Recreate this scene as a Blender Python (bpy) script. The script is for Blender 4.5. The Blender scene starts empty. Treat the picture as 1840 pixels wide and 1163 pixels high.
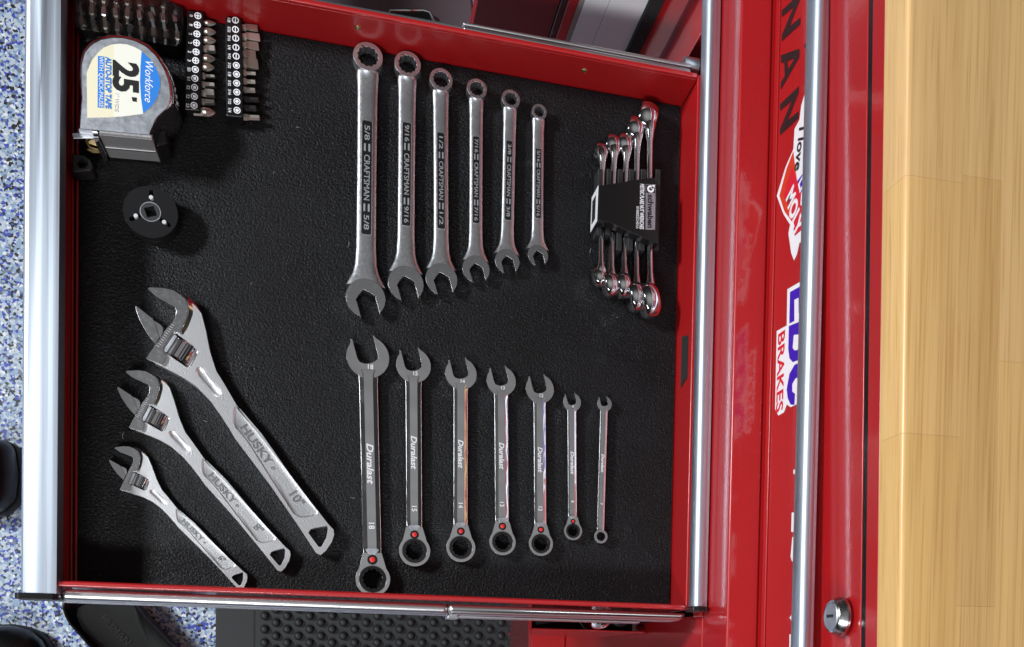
import bpy, bmesh, math, random
import numpy as np
from mathutils import Vector, Matrix
from mathutils.geometry import tessellate_polygon
random.seed(7)
R = math.radians
SC = bpy.context.scene
COL = SC.collection

# ---------------------------------------------------------------- camera
PW, PH = 1840.0, 1163.0
FPX, PPX, PPY = 1717.03, 1071.58, 1243.86
CAM = np.array([0.22453262, -0.0626493, 0.89424228])
_a, _b, _c = -0.26006075, -0.02282698, 0.02055592
ca, sa, cb, sb, cc, sc_ = math.cos(_a), math.sin(_a), math.cos(_b), math.sin(_b), math.cos(_c), math.sin(_c)
ROT = (np.array([[ca, 0, sa], [0, 1, 0], [-sa, 0, ca]]) @ np.array([[1, 0, 0], [0, cb, -sb], [0, sb, cb]])
       @ np.array([[cc, -sc_, 0], [sc_, cc, 0], [0, 0, 1]]))
cd = bpy.data.cameras.new('camera')
cam = bpy.data.objects.new('camera', cd)
COL.objects.link(cam)
m4 = Matrix([[*ROT[0], CAM[0]], [*ROT[1], CAM[1]], [*ROT[2], CAM[2]], [0, 0, 0, 1]])
cam.matrix_world = m4
cd.sensor_fit = 'HORIZONTAL'
cd.sensor_width = 36.0
cd.lens = FPX / PW * 36.0
cd.shift_x = (PW / 2 - PPX) / PW
cd.shift_y = (PPY - PH / 2) / PW
cd.clip_start, cd.clip_end = 0.02, 50
SC.camera = cam
SC.render.engine = 'CYCLES'
SC.cycles.use_denoising = True
SC.cycles.max_bounces = 8
SC.cycles.sample_clamp_indirect = 4
SC.cycles.sample_clamp_direct = 7
SC.view_settings.view_transform = 'Standard'
SC.view_settings.look = 'None'
SC.view_settings.exposure = 0.0
SC.view_settings.gamma = 1.0

# ---------------------------------------------------------------- garage light
W_ = bpy.data.worlds.new('World')
SC.world = W_
W_.use_nodes = True
nt = W_.node_tree
bg = nt.nodes['Background']
tc = nt.nodes.new('ShaderNodeTexCoord')
sx = nt.nodes.new('ShaderNodeSeparateXYZ')
cr = nt.nodes.new('ShaderNodeValToRGB')
mr = nt.nodes.new('ShaderNodeMapRange')
mr.inputs['From Min'].default_value = -1
mr.inputs['From Max'].default_value = 1
nt.links.new(tc.outputs['Generated'], sx.inputs[0])
nt.links.new(sx.outputs['Z'], mr.inputs['Value'])
nt.links.new(mr.outputs[0], cr.inputs[0])
nt.links.new(cr.outputs[0], bg.inputs['Color'])
e = cr.color_ramp.elements
e[0].position, e[0].color = 0.45, (0.025, 0.025, 0.026, 1)
e[1].position, e[1].color = 1.0, (0.64, 0.65, 0.66, 1)
for p_, c_ in ((0.75, 0.03), (0.90, 0.07), (0.94, 0.20), (0.965, 0.38), (0.985, 0.54)):
    k = e.new(p_); k.color = (c_, c_, c_ * 1.02, 1)
bg.inputs['Strength'].default_value = 0.5


def area(name, loc, target, sx_, sy_, watts, col=(1, 0.97, 0.93)):
    l = bpy.data.lights.new(name, 'AREA')
    l.shape = 'RECTANGLE'; l.size = sx_; l.size_y = sy_; l.energy = watts; l.color = col
    o = bpy.data.objects.new(name, l); COL.objects.link(o)
    d = Vector(target) - Vector(loc)
    o.rotation_euler = d.to_track_quat('-Z', 'Y').to_euler(); o.location = loc
    return o


area('ceiling_lamp', (-1.75, 0.75, 1.45), (0.2, 0.2, 0), 0.45, 0.28, 78, (0.92, 0.96, 1))
area('ceiling_lamp', (-0.45, -1.5, 1.85), (0.3, 0.1, 0), 1.0, 0.2, 46, (0.95, 0.97, 1))


# ---------------------------------------------------------------- pixel to place
def ray(u, v):
    return ROT @ np.array([(u - PPX) / FPX, -(v - PPY) / FPX, -1.0])


def U(u, v, z=0.0):
    d = ray(u, v); t = (z - CAM[2]) / d[2]
    return Vector(CAM + t * d)


def UX(u, v, x):
    d = ray(u, v); t = (x - CAM[0]) / d[0]
    return Vector(CAM + t * d)


def UY(u, v, y):
    d = ray(u, v); t = (y - CAM[1]) / d[1]
    return Vector(CAM + t * d)


# ---------------------------------------------------------------- materials
def mat(name, col=(.5, .5, .5), rough=.5, metal=0., coat=0., coat_r=.05, bump=None, spec=None, emit=None):
    m = bpy.data.materials.new(name); m.use_nodes = True
    n = m.node_tree.nodes; b = n['Principled BSDF']
    b.inputs['Base Color'].default_value = (*col, 1); b.inputs['Roughness'].default_value = rough
    b.inputs['Metallic'].default_value = metal; b.inputs['Coat Weight'].default_value = coat
    b.inputs['Coat Roughness'].default_value = coat_r
    if spec is not None: b.inputs['Specular IOR Level'].default_value = spec
    for bp in ([bump] if isinstance(bump, tuple) else (bump or [])):
        add_bump(m, *bp)
    return m


def coord(m, scale=(1, 1, 1)):
    n = m.node_tree.nodes; t = n.new('ShaderNodeTexCoord'); mp = n.new('ShaderNodeMapping')
    mp.inputs['Scale'].default_value = scale
    m.node_tree.links.new(t.outputs['Object'], mp.inputs[0])
    return mp.outputs[0]


def noise(m, scale, detail=3, rough=.55, stretch=(1, 1, 1), dist=0.):
    n = m.node_tree.nodes.new('ShaderNodeTexNoise')
    n.inputs['Scale'].default_value = scale; n.inputs['Detail'].default_value = detail
    n.inputs['Roughness'].default_value = rough; n.inputs['Distortion'].default_value = dist
    m.node_tree.links.new(coord(m, stretch), n.inputs['Vector'])
    return n


def add_bump(m, scale, dist, strength=1., detail=3, stretch=(1, 1, 1), kind='noise'):
    n, l = m.node_tree.nodes, m.node_tree.links; b = n['Principled BSDF']
    src = noise(m, scale, detail, .55, stretch).outputs['Fac']
    bp = n.new('ShaderNodeBump'); bp.inputs['Distance'].default_value = dist; bp.inputs['Strength'].default_value = strength
    l.new(src, bp.inputs['Height'])
    if b.inputs['Normal'].is_linked:
        l.new(b.inputs['Normal'].links[0].from_socket, bp.inputs['Normal'])
    l.new(bp.outputs[0], b.inputs['Normal'])
    if b.inputs['Coat Weight'].default_value > 0: l.new(bp.outputs[0], b.inputs['Coat Normal'])


def ramp(m, src, stops, interp='LINEAR'):
    r = m.node_tree.nodes.new('ShaderNodeValToRGB'); r.color_ramp.interpolation = interp
    e = r.color_ramp.elements
    while len(e) < len(stops): e.new(.5)
    for x, (p, c) in zip(e, stops):
        x.position = p; x.color = (*c, 1) if len(c) == 3 else c
    m.node_tree.links.new(src, r.inputs[0])
    return r.outputs[0]


def vary(m, inp, src, lo, hi, a=.3, b=.7):
    n = m.node_tree.nodes.new('ShaderNodeMapRange')
    n.inputs['From Min'].default_value = a; n.inputs['From Max'].default_value = b
    n.inputs['To Min'].default_value = lo; n.inputs['To Max'].default_value = hi
    m.node_tree.links.new(src, n.inputs['Value'])
    m.node_tree.links.new(n.outputs[0], m.node_tree.nodes['Principled BSDF'].inputs[inp])


def basecol(m, sock):
    m.node_tree.links.new(sock, m.node_tree.nodes['Principled BSDF'].inputs['Base Color'])


M = {}
M['red'] = mat('red_paint', (.385, .0066, .0085), .38, 0, 1., .03, bump=(420, .00022, .4, 2))
M['red'].node_tree.nodes['Principled BSDF'].inputs['Coat IOR'].default_value = 1.65
M['red_dull'] = mat('dark_dull_red', (.22, .004, .005), .6, 0)  # darker, rougher red without clear coat
M['red_in'] = mat('red_paint_inner', (.34, .006, .0075), .42, 0, .5, .12, bump=(900, .0001, .5, 2))
M['steel'] = mat('satin_steel', (.74, .75, .77), .3, 1, bump=(1500, .00008, .25, 3))
vary(M['steel'], 'Roughness', noise(M['steel'], 420, 3).outputs['Fac'], .28, .38)
M['ground'] = mat('ground_steel', (.60, .61, .62), .2, 1, bump=(700, .00004, .25, 3))
vary(M['ground'], 'Roughness', noise(M['ground'], 240, 4).outputs['Fac'], .14, .3)
M['chrome'] = mat('chrome', (.78, .78, .79), .06, 1, bump=(38, .0016, .35, 1))
vary(M['chrome'], 'Roughness', noise(M['chrome'], 60, 4).outputs['Fac'], .03, .12)
M['cast'] = mat('sparkly_cast_chrome', (.84, .84, .85), .38, 1, bump=(850, .00035, .65, 2))
M['dullchrome'] = mat('worn_chrome', (.66, .69, .74), .3, 1)
vary(M['dullchrome'], 'Roughness', noise(M['dullchrome'], 200, 5).outputs['Fac'], .38, .50)
M['worn'] = mat('worn_grey_plate', (.42, .42, .42), .4, .55, bump=(900, .0001, .6, 3))
M['black_ox'] = mat('black_oxide', (.018, .018, .019), .24, .4, spec=.6, bump=(140, .0001, .3, 3))
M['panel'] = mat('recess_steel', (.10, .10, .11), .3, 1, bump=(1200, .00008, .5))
M['letters'] = mat('raised_letter_steel', (.85, .85, .86), .4, .9)
M['etch'] = mat('etched_mark', (.72, .72, .74), .6, .3)
M['etchdim'] = mat('cast_lettering', (.48, .48, .50), .32, 1)
M['bit'] = mat('bit_steel', (.62, .57, .50), .45, 1, bump=(900, .0001, .4))
M['bit_pale'] = mat('bit_steel_pale', (.80, .76, .68), .45, 1, bump=(900, .0001, .4))
M['bit_dark'] = mat('bit_steel_dark', (.06, .055, .055), .4, .8)
M['brass'] = mat('brass', (.55, .42, .2), .35, 1)
M['plastic'] = mat('black_plastic', (.006, .006, .0065), .24, 0, bump=(1200, .00004, .3))
M['plastic_rough'] = mat('matt_black_plastic', (.014, .014, .015), .6, 0, bump=(700, .0001, .5))
M['rubber'] = mat('black_rubber', (.012, .0138, .0155), .62, 0, bump=(500, .0002, .5))
M['shoe'] = mat('black_shoe', (.004, .004, .004), .3, 0, .1, bump=(260, .0003, .3), spec=.35)
M['dark'] = mat('dark_inside', (.010, .010, .010), .8)
M['white'] = mat('white_vinyl', (.80, .80, .82), .35, 0, .3)
M['whitepaint'] = mat('white_paint', (.90, .91, .92), .45, 0, bump=(120, .0004, .3))
M['cream'] = mat('cream_label', (.74, .69, .50), .35, 0, .4)
M['cream_glare'] = mat('label_glare_paint', (.76, .75, .66), .35, 0, .4)
M['blue'] = mat('blue_label', (.030, .20, .62), .35, 0, .4)
M['navy'] = mat('navy_vinyl', (.018, .006, .40), .4, 0, .3)
M['ink'] = mat('black_ink', (.008, .008, .009), .5)
M['greyink'] = mat('grey_ink', (.45, .44, .38), .5)
M['redink'] = mat('red_vinyl', (.62, .012, .03), .35, 0, .3)
M['orange'] = mat('orange_red_vinyl', (.62, .045, .015), .35, 0, .3)
M['button'] = mat('red_plastic_dot', (.62, .02, .015), .45)
M['greyplas'] = mat('grey_plastic', (.11, .085, .095), .5, 0, bump=(60, .0003, .3))
M['felt'] = mat('black_foam', (.015, .015, .016), .9, 0, bump=(500, .0008, 1., 3))
M['tan'] = mat('tan_edge', (.36, .30, .27), .6)
M['screw'] = mat('pale_pin', (.62, .63, .64), .45, .3)

# brushed aluminium, lines run along the bar (local Y)
m = M['alu'] = mat('brushed_aluminium', (.55, .61, .69), .45, 1)
vary(m, 'Roughness', noise(m, 500, 4, .6, (1, .012, 1)).outputs['Fac'], .44, .54)
add_bump(m, 900, .00003, .3, 2, (1, .01, 1))
m.node_tree.nodes['Principled BSDF'].inputs['Anisotropic'].default_value = .4

# rail steel: lines along local X
m = M['rail'] = mat('slide_rail_steel', (.70, .70, .71), .34, 1)
add_bump(m, 700, .00006, .4, 2, (.01, 1, 1))

# embossed liner
m = M['liner'] = mat('embossed_vinyl', (.012, .012, .0135), .40, 0, spec=.24)
n1 = noise(m, 480, 3, .6, (1, 1, 1), .5)
n2 = noise(m, 900, 2)
bp = m.node_tree.nodes.new('ShaderNodeBump'); bp.inputs['Distance'].default_value = .0013; bp.inputs['Strength'].default_value = 1
bp2 = m.node_tree.nodes.new('ShaderNodeBump'); bp2.inputs['Distance'].default_value = .0003; bp2.inputs['Strength'].default_value = .7
m.node_tree.links.new(n1.outputs['Fac'], bp.inputs['Height']); m.node_tree.links.new(n2.outputs['Fac'], bp2.inputs['Height'])
m.node_tree.links.new(bp.outputs[0], bp2.inputs['Normal']); m.node_tree.links.new(bp2.outputs[0], m.node_tree.nodes['Principled BSDF'].inputs['Normal'])
vary(m, 'Roughness', noise(m, 9, 3).outputs['Fac'], .36, .52)
nd = noise(m, 700, 1, .5)                                  # dust specks
nl = noise(m, 14, 4)
c1 = ramp(m, nd.outputs['Fac'], [(.0, (0, 0, 0)), (.735, (0, 0, 0)), (.78, (1, 1, 1))])
c2 = ramp(m, nl.outputs['Fac'], [(.35, (.0026, .0026, .003)), (.75, (.0060, .0064, .0078))])
mx = m.node_tree.nodes.new('ShaderNodeMix'); mx.data_type = 'RGBA'
m.node_tree.links.new(c1, mx.inputs[0]); m.node_tree.links.new(c2, mx.inputs[6]); mx.inputs[7].default_value = (.13, .14, .15, 1)
sm_ = noise(m, 26, 6, .7, (1, 1, 1), 1.2)
c3 = ramp(m, sm_.outputs['Fac'], [(.0, (0, 0, 0)), (.60, (0, 0, 0)), (.78, (.35, .35, .35))])
mx2 = m.node_tree.nodes.new('ShaderNodeMix'); mx2.data_type = 'RGBA'
m.node_tree.links.new(c3, mx2.inputs[0]); m.node_tree.links.new(mx.outputs[2], mx2.inputs[6]); mx2.inputs[7].default_value = (.030, .033, .040, 1)
basecol(m, mx2.outputs[2])

# flake floor
m = M['floor'] = mat('flake_epoxy', (.5, .5, .5), .32, 0, .5, .12)
v = m.node_tree.nodes.new('ShaderNodeTexVoronoi'); v.inputs['Scale'].default_value = 290; v.inputs['Randomness'].default_value = 1
m.node_tree.links.new(coord(m), v.inputs['Vector'])
sp = m.node_tree.nodes.new('ShaderNodeSeparateColor'); m.node_tree.links.new(v.outputs['Color'], sp.inputs[0])
cfl = ramp(m, sp.outputs[0], [(0, (.41, .47, .52)), (.31, (.23, .32, .44)), (.56, (.045, .065, .34)), (.71, (.016, .016, .02)), (.84, (.13, .16, .21)), (.93, (.62, .66, .68))], 'CONSTANT')
basecol(m, cfl)

# butcher block: base tint per plank
def wood(name, c):
    m = mat(name, c, .42, 0, .2, .25)
    w = noise(m, 42, 5, .62, (1, .022, 1), .35)
    f = noise(m, 640, 4, .65, (1, .012, 1))
    d = tuple(x * .82 for x in c); l = tuple(min(1, x * 1.12) for x in c)
    c1 = ramp(m, w.outputs['Fac'], [(.25, (d[0], d[1] * .93, d[2] * .85)), (.5, c), (.75, l)])
    c2 = ramp(m, f.outputs['Fac'], [(.30, (.66, .50, .36)), (.50, (1, 1, 1)), (.7, (1.06, 1.06, 1.04))])
    mx = m.node_tree.nodes.new('ShaderNodeMix'); mx.data_type = 'RGBA'; mx.blend_type = 'MULTIPLY'; mx.inputs[0].default_value = .62
    m.node_tree.links.new(c1, mx.inputs[6]); m.node_tree.links.new(c2, mx.inputs[7])
    basecol(m, mx.outputs[2])
    add_bump(m, 520, .00008, .4, 3, (1, .03, 1))
    return m
WOODS = [wood('rubberwood', (.67, .415, .162)), wood('rubberwood_pale', (.665, .42, .18)), wood('rubberwood_tan', (.63, .385, .15)), wood('rubberwood_gold', (.645, .395, .145))]

# smoky clear plastic
m = bpy.data.materials.new('smoky_clear_plastic'); m.use_nodes = True; M['smoke'] = m
nn = m.node_tree.nodes; nn.remove(nn['Principled BSDF'])
tr = nn.new('ShaderNodeBsdfTransparent'); tr.inputs[0].default_value = (.80, .80, .80, 1)
gl = nn.new('ShaderNodeBsdfGlossy'); gl.inputs['Roughness'].default_value = .18; gl.inputs['Color'].default_value = (.8, .8, .8, 1)
fr = nn.new('ShaderNodeFresnel'); fr.inputs['IOR'].default_value = 1.35
ms = nn.new('ShaderNodeMixShader')
m.node_tree.links.new(fr.outputs[0], ms.inputs[0]); m.node_tree.links.new(tr.outputs[0], ms.inputs[1]); m.node_tree.links.new(gl.outputs[0], ms.inputs[2])
m.node_tree.links.new(ms.outputs[0], nn['Material Output'].inputs[0])


# ---------------------------------------------------------------- mesh helpers
def fin(name, bm, material, parent=None, bevel=0., segs=2, ang=35, loc=(0, 0, 0), rot=None):
    bmesh.ops.recalc_face_normals(bm, faces=bm.faces)
    me = bpy.data.meshes.new(name)
    for f in bm.faces: f.smooth = True
    bm.to_mesh(me); bm.free()
    me.set_sharp_from_angle(angle=R(ang))
    me.materials.append(material)
    o = bpy.data.objects.new(name, me); COL.objects.link(o)
    o.location = loc
    if rot is not None: o.rotation_euler = rot
    if parent: o.parent = parent
    if bevel:
        b = o.modifiers.new('bevel', 'BEVEL'); b.width = bevel; b.segments = segs; b.limit_method = 'ANGLE'; b.angle_limit = R(ang)
        b.harden_normals = True
    return o


def thing(name, label, cat, loc=(0, 0, 0), rz=0., group=None):
    o = bpy.data.objects.new(name, None); COL.objects.link(o)
    o.empty_display_size = .02
    o.location = loc; o.rotation_euler = (0, 0, rz)
    tag(o, label, cat, group)
    return o


def tag(o, label, cat, group=None):
    o['label'] = label; o['category'] = cat
    if group: o['group'] = group
    return o


def struct(o, kind='structure'):
    o['kind'] = kind
    return o


def prism(outer, z0, z1, holes=(), bm=None, f=None):
    """extrude a 2-D outline (with holes) between z0 and z1; f(x,y,z)->xyz optional"""
    bm = bm or bmesh.new()
    g = f or (lambda x, y, z: (x, y, z))
    loops = [outer] + list(holes)
    tris = tessellate_polygon([[Vector((p[0], p[1], 0)) for p in lp] for lp in loops])
    caps = [[[bm.verts.new(g(p[0], p[1], z)) for p in lp] for lp in loops] for z in (z0, z1)]
    for i in range(len(loops)):
        a, b = caps[0][i], caps[1][i]
        for j in range(len(a)):
            jj = (j + 1) % len(a)
            bm.faces.new((a[j], a[jj], b[jj], b[j]))
    for c in caps:
        flat = [v for lp in c for v in lp]
        for t in tris:
            try: bm.faces.new([flat[k] for k in t])
            except ValueError: pass
    return bm


def box(x0, x1, y0, y1, z0, z1, bm=None):
    bm = bm or bmesh.new()
    v = [bm.verts.new((x, y, z)) for z in (z0, z1) for x, y in ((x0, y0), (x1, y0), (x1, y1), (x0, y1))]
    for q in ((3, 2, 1, 0), (4, 5, 6, 7), (0, 1, 5, 4), (1, 2, 6, 5), (2, 3, 7, 6), (3, 0, 4, 7)):
        bm.faces.new([v[i] for i in q])
    return bm


def loft(rings, bm=None, closed=True):
    bm = bm or bmesh.new()
    vs = [[bm.verts.new(p) for p in r] for r in rings]
    n = len(vs[0])
    for a, b in zip(vs, vs[1:]):
        for i in range(n):
            j = (i + 1) % n
            bm.faces.new((a[i], a[j], b[j], b[i]))
    if closed:
        bm.faces.new(vs[0]); bm.faces.new(vs[-1][::-1])
    return bm


def oval(cx, y, cz, w, h, n=20, p=2.6):
    out = []
    for i in range(n):
        t = 2 * math.pi * i / n; c, s = math.cos(t), math.sin(t)
        out.append((cx + w * math.copysign(abs(c) ** (2 / p), c), y, cz + h * math.copysign(abs(s) ** (2 / p), s)))
    return out


def lathe(prof, n=32, bm=None, axis='z', o=(0, 0, 0)):
    bm = bm or bmesh.new()
    rings = []
    for r, z in prof:
        ring = []
        for i in range(n):
            t = 2 * math.pi * i / n
            q = (r * math.cos(t), r * math.sin(t), z)
            if axis == 'x': q = (q[2], q[0], q[1])
            if axis == 'y': q = (q[1], q[2], q[0])
            ring.append((q[0] + o[0], q[1] + o[1], q[2] + o[2]))
        rings.append(ring)
    return loft(rings, bm, closed=prof[0][0] > 1e-6)


def tube(pts, r, n=8, bm=None, cyc=False):
    bm = bm or bmesh.new()
    P = [Vector(p) for p in pts]; rings = []
    N = len(P)
    for i, p in enumerate(P):
        d = (P[(i + 1) % N] - P[i - 1]) if cyc else (P[min(i + 1, N - 1)] - P[max(i - 1, 0)])
        d.normalize()
        up = Vector((0, 0, 1)) if abs(d.z) < .9 else Vector((1, 0, 0))
        s = d.cross(up).normalized(); t = s.cross(d)
        rings.append([tuple(p + s * r * math.cos(2 * math.pi * k / n) + t * r * math.sin(2 * math.pi * k / n)) for k in range(n)])
    if cyc: rings.append(rings[0])
    bm2 = loft(rings, bm, closed=not cyc)
    if cyc: bmesh.ops.remove_doubles(bm2, verts=bm2.verts, dist=1e-7)
    return bm2


def arc(cx, cy, r, a0, a1, n):
    return [(cx + r * math.cos(R(a0 + (a1 - a0) * i / (n - 1))), cy + r * math.sin(R(a0 + (a1 - a0) * i / (n - 1)))) for i in range(n)]


def circle(cx, cy, r, n=28):
    return [(cx + r * math.cos(2 * math.pi * i / n), cy + r * math.sin(2 * math.pi * i / n)) for i in range(n)]


def twelve(cx, cy, r):
    return [(cx + (r if i % 2 else r * .87) * math.cos(2 * math.pi * i / 24 + .1), cy + (r if i % 2 else r * .87) * math.sin(2 * math.pi * i / 24 + .1)) for i in range(24)]


def rrect(cx, cy, w, h, r, n=5):
    out = []
    for sx_, sy_, a in ((1, 1, 0), (-1, 1, 90), (-1, -1, 180), (1, -1, 270)):
        out += arc(cx + sx_ * (w / 2 - r), cy + sy_ * (h / 2 - r), r, a, a + 90, n)
    return out


_tc = {}
def text(s, size, parent, loc, rot, material, extrude=.0002, bold=0., shear=0., spacing=1., name='lettering', width=None, condense=None):
    key = (s, bold, shear, spacing)
    cu = bpy.data.curves.new(name, 'FONT')
    cu.body = s; cu.size = 1; cu.align_x = 'CENTER'; cu.align_y = 'CENTER'
    cu.offset = bold; cu.shear = shear; cu.space_character = spacing; cu.resolution_u = 3
    o = bpy.data.objects.new(name, cu); COL.objects.link(o)
    me = bpy.data.meshes.new_from_object(o.evaluated_get(bpy.context.evaluated_depsgraph_get()))
    bpy.data.objects.remove(o); bpy.data.curves.remove(cu)
    xs = [v.co.x for v in me.vertices]; ys = [v.co.y for v in me.vertices]
    w, h = max(xs) - min(xs), max(ys) - min(ys)
    mx_, my_ = (max(xs) + min(xs)) / 2, (max(ys) + min(ys)) / 2
    sy_ = size / h
    sx_ = (width / w) if width else sy_
    bm = bmesh.new(); bm.from_mesh(me); bpy.data.meshes.remove(me)
    for v in bm.verts: v.co = Vector(((v.co.x - mx_) * sx_, (v.co.y - my_) * sy_, 0))
    if extrude:
        g = bmesh.ops.extrude_face_region(bm, geom=bm.faces[:])
        for v in g['geom']:
            if isinstance(v, bmesh.types.BMVert): v.co.z += extrude
    o = fin(name, bm, material, parent, loc=loc)
    if isinstance(rot, Matrix): o.rotation_euler = rot.to_euler()
    else: o.rotation_euler = rot
    return o


def pxpoly(pts, z, base=(0, 0, 0)):
    return [((U(u, v, z) - Vector(base)).x, (U(u, v, z) - Vector(base)).y) for u, v in pts]


def dish(outline, z, depth, parent, name, material, prof=None):
    """a sunk panel: outline stepped inwards and down"""
    prof = prof or [(1, 0), (.97, .35), (.93, .8), (.86, 1), (.4, 1)]
    cx = sum(p[0] for p in outline) / len(outline); cy = sum(p[1] for p in outline) / len(outline)
    rings = [[(cx + (p[0] - cx) * s, cy + (p[1] - cy) * s, z - depth * d) for p in outline] for s, d in prof]
    bm = loft(rings, closed=False); bm.faces.new([bm.verts[i] for i in ()]) if False else None
    bm.verts.ensure_lookup_table()
    n = len(outline); bm.faces.new([bm.verts[len(bm.verts) - n + i] for i in range(n)])
    return fin(name, bm, material, parent)


# =============================================================== SETTING
FZ = -0.62
HW = 0.0448
TL, TR = U(130, -8, 0), U(1226, 190, 0)
BL, BR = U(121, 1043, HW), U(1213, 1087.5, HW)
BL.z = BR.z = 0
BL.x = U(126, 1043, 0).x
XB = 0.5364                                                  # drawer back, inside
o = struct(fin('garage_floor', box(-3, 3, -3, 3, FZ - .05, FZ), M['floor']))

# =============================================================== TOOL CHEST
XR, ZL = 0.553, 0.1045                                       # rail plane, ledge height
XU = 0.5885                                                  # upper front plane
YO = 0.0                                                     # opening's right end
chest = thing('tool_chest', 'large glossy red steel tool chest under the wooden worktop', 'tool chest', (XR, 0, FZ))
YAW = Matrix.Translation((XU, U(1585, 600, .3).y, 0)) @ Matrix.Rotation(.0165, 4, 'Z') @ Matrix.Translation((-XU, -U(1585, 600, .3).y, 0))
def cp(name, bm, material=None, **k):
    if name in ('seal_strip', 'top_rim', 'lock_rail'): bm.transform(YAW)
    bmesh.ops.translate(bm, verts=bm.verts, vec=(-XR, 0, -FZ))
    return fin(name, bm, material or M['red'], chest, **k)
yo0 = UX(1272, 1103, XR).y; yo1 = UX(1255, 68, XR).y
YC = 0.60                                                   # side door plane at far left end
cp('corner_post', box(XR, XR + .03, -1.2, yo0, FZ + .05, ZL - .0605), bevel=.001)
cp('corner_post', box(XR, XR + .03, yo1, 1.1, FZ + .05, ZL - .0605), bevel=.001)
cp('front_rail', box(XR, XR + .03, -1.2, 1.1, ZL - .060, ZL), bevel=.0022, segs=3)
cp('ledge', box(XR + .0302, XU + .02, -1.2, 1.1, ZL - .004, ZL - .0006))
cp('back_panel', box(XR + .35, XR + .36, -1.2, 1.1, FZ + .05, ZL - .01), M['dark'])  # near-black colour here and on inner_floor stands in for the unlit interior
cp('inner_floor', box(XR + .03, XR + .35, -1.2, 1.1, FZ + .06, FZ + .07), M['dark'])
cp('base_skirt', box(U(954, 1150, FZ + .09).x, XR - .0003, -1.2, 1.1, FZ + .001, FZ + .09), M['red_in'], bevel=.002)
zt = UX(1553, 600, XU).z; zs = UX(1563, 600, XU).z
zw0 = UX(1583, 600, XU - .0015).z; zw1 = UX(1624, 600, XU - .0015).z
zb = UX(1476, 600, XU - .004).z
cp('seal_strip', box(XU + .0006, XU + .02, -1.2, 1.1, zt + .0004, zs), M['plastic'])
bm = box(XU - .001, XU + .02, -1.2, 1.1, zs + .0004, zw0 - .001)
cp('top_rim', bm, bevel=.0006, segs=2)
zd1 = .1945                                                  # upper drawer's top / lock rail's foot
cp('lock_rail', box(XU, XU + .02, -1.2, 1.1, zd1 + .001, zt), bevel=.0008)
# key lock in the rail
lk = UX(1512, 1108, XU)
q = lambda v: (v[0] - XR, v[1], v[2] - FZ)
bm = lathe([(.0150, 0), (.0150, -.0022), (.0124, -.0078), (.0113, -.0088), (.0107, -.0084)], 32, axis='x', o=(0, 0, 0))
bm.faces.new([v for v in bm.verts[-14:]]) if False else None
lock = fin('lock', bm, M['ground'], chest, loc=q(lk - Vector((0.0003, 0, 0))), ang=20)
bm = lathe([(.0105, -.0070), (.0105, -.0086), (.0098, -.0092), (0.0, -.0092)], 24, axis='x')
kf = fin('lock_face', bm, M['dullchrome'], lock, ang=30)
bm = box(-.0097, -.0091, -.0011, .0011, -.0048, .0048); fin('key_slot', bm, M['dark'], lock)

# wooden top: staves, each a plank
top = thing('wooden_worktop', 'varnished pale butcher block worktop along the right side', 'worktop', (XU, 0, zw0))
XW = XU - .0015
th = zw1 - zw0
cols = [1583, 1727, 1797, 1905]
xs_ = [XW]
for c_ in cols[1:]: xs_.append(U(c_, 600, zw1).x)
joints = [[326, 785], [311, 1090], [640, -30]]
wi = 0
for i in range(len(xs_) - 1):
    js = [U(1700, 1500, zw1).y] + sorted([U(1700, j, zw1).y for j in joints[i]]) + [U(1700, -500, zw1).y]
    for a, b in zip(js, js[1:]):
        x0, x1 = xs_[i] + .00003, xs_[i + 1] - .00003
        bm = box(x0 - XU, x1 - XU, a + .00004, b - .00004, 0, th)
        if i == 0:
            es = [ed for ed in bm.edges if all(abs(v.co.x - (x0 - XU)) < 1e-6 and v.co.z > th / 2 for v in ed.verts)]
            bmesh.ops.bevel(bm, geom=es, offset=.0035, segments=4, affect='EDGES', profile=.5)
        bm.transform(Matrix.Translation((-XU, 0, -zw0)) @ YAW @ Matrix.Translation((XU, 0, zw0)))
        o = fin('plank', bm, WOODS[[3, 0, 1, 0, 2, 1, 0, 1, 0][wi % 9]], top, bevel=.00008, segs=1)
        wi += 1

# =============================================================== aluminium bars / drawers
def bar_profile(w, h):
    # X-Z profile: rounded front edge (towards -X), shallow ridges on top
    pts = [(0, 0), (0, h)]
    for k in range(1, 9):
        x = -w * .72 * k / 9
        pts.append((x, h + .00015 * math.sin(k * 1.3)))
    pts += [(-w * .78, h * .99), (-w * .88, h * .90), (-w * .96, h * .68), (-w, h * .40), (-w, .1 * h), (-w * .97, 0), (-w * .9, -.0005)]
    pts += [(-w * .9, h * .35), (-w * .8, h * .66), (-w * .1, h * .72), (-w * .1, 0)]
    return pts


def bar(name, x, z, y0, y1, w, h, parent, base, cap0=True, cap1=False):
    bm = bmesh.new()
    pr = bar_profile(w, h)
    prism([(p[0], p[1]) for p in pr], y0, y1, bm=bm, f=lambda a, b, c: (x + a - base[0], c - base[1], z + b - base[2]))
    hb = fin(name, bm, M['alu'], parent, bevel=.0004, segs=2, ang=25)
    for on, ya, yb in ((cap0, y0 - .005, y0 - .0002), (cap1, y1 + .0002, y1 + .005)):
        if on:
            c_ = rrect(x - w / 2 - base[0] - .001, z + h / 2 - base[2] - .002, w + .003, h + .006, .004)
            bm = prism(c_, ya - base[1], yb - base[1], f=lambda a, b, c: (a, c, b))
            fin('end_cap', bm, M['plastic'], hb, bevel=.001)
    return hb


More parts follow.
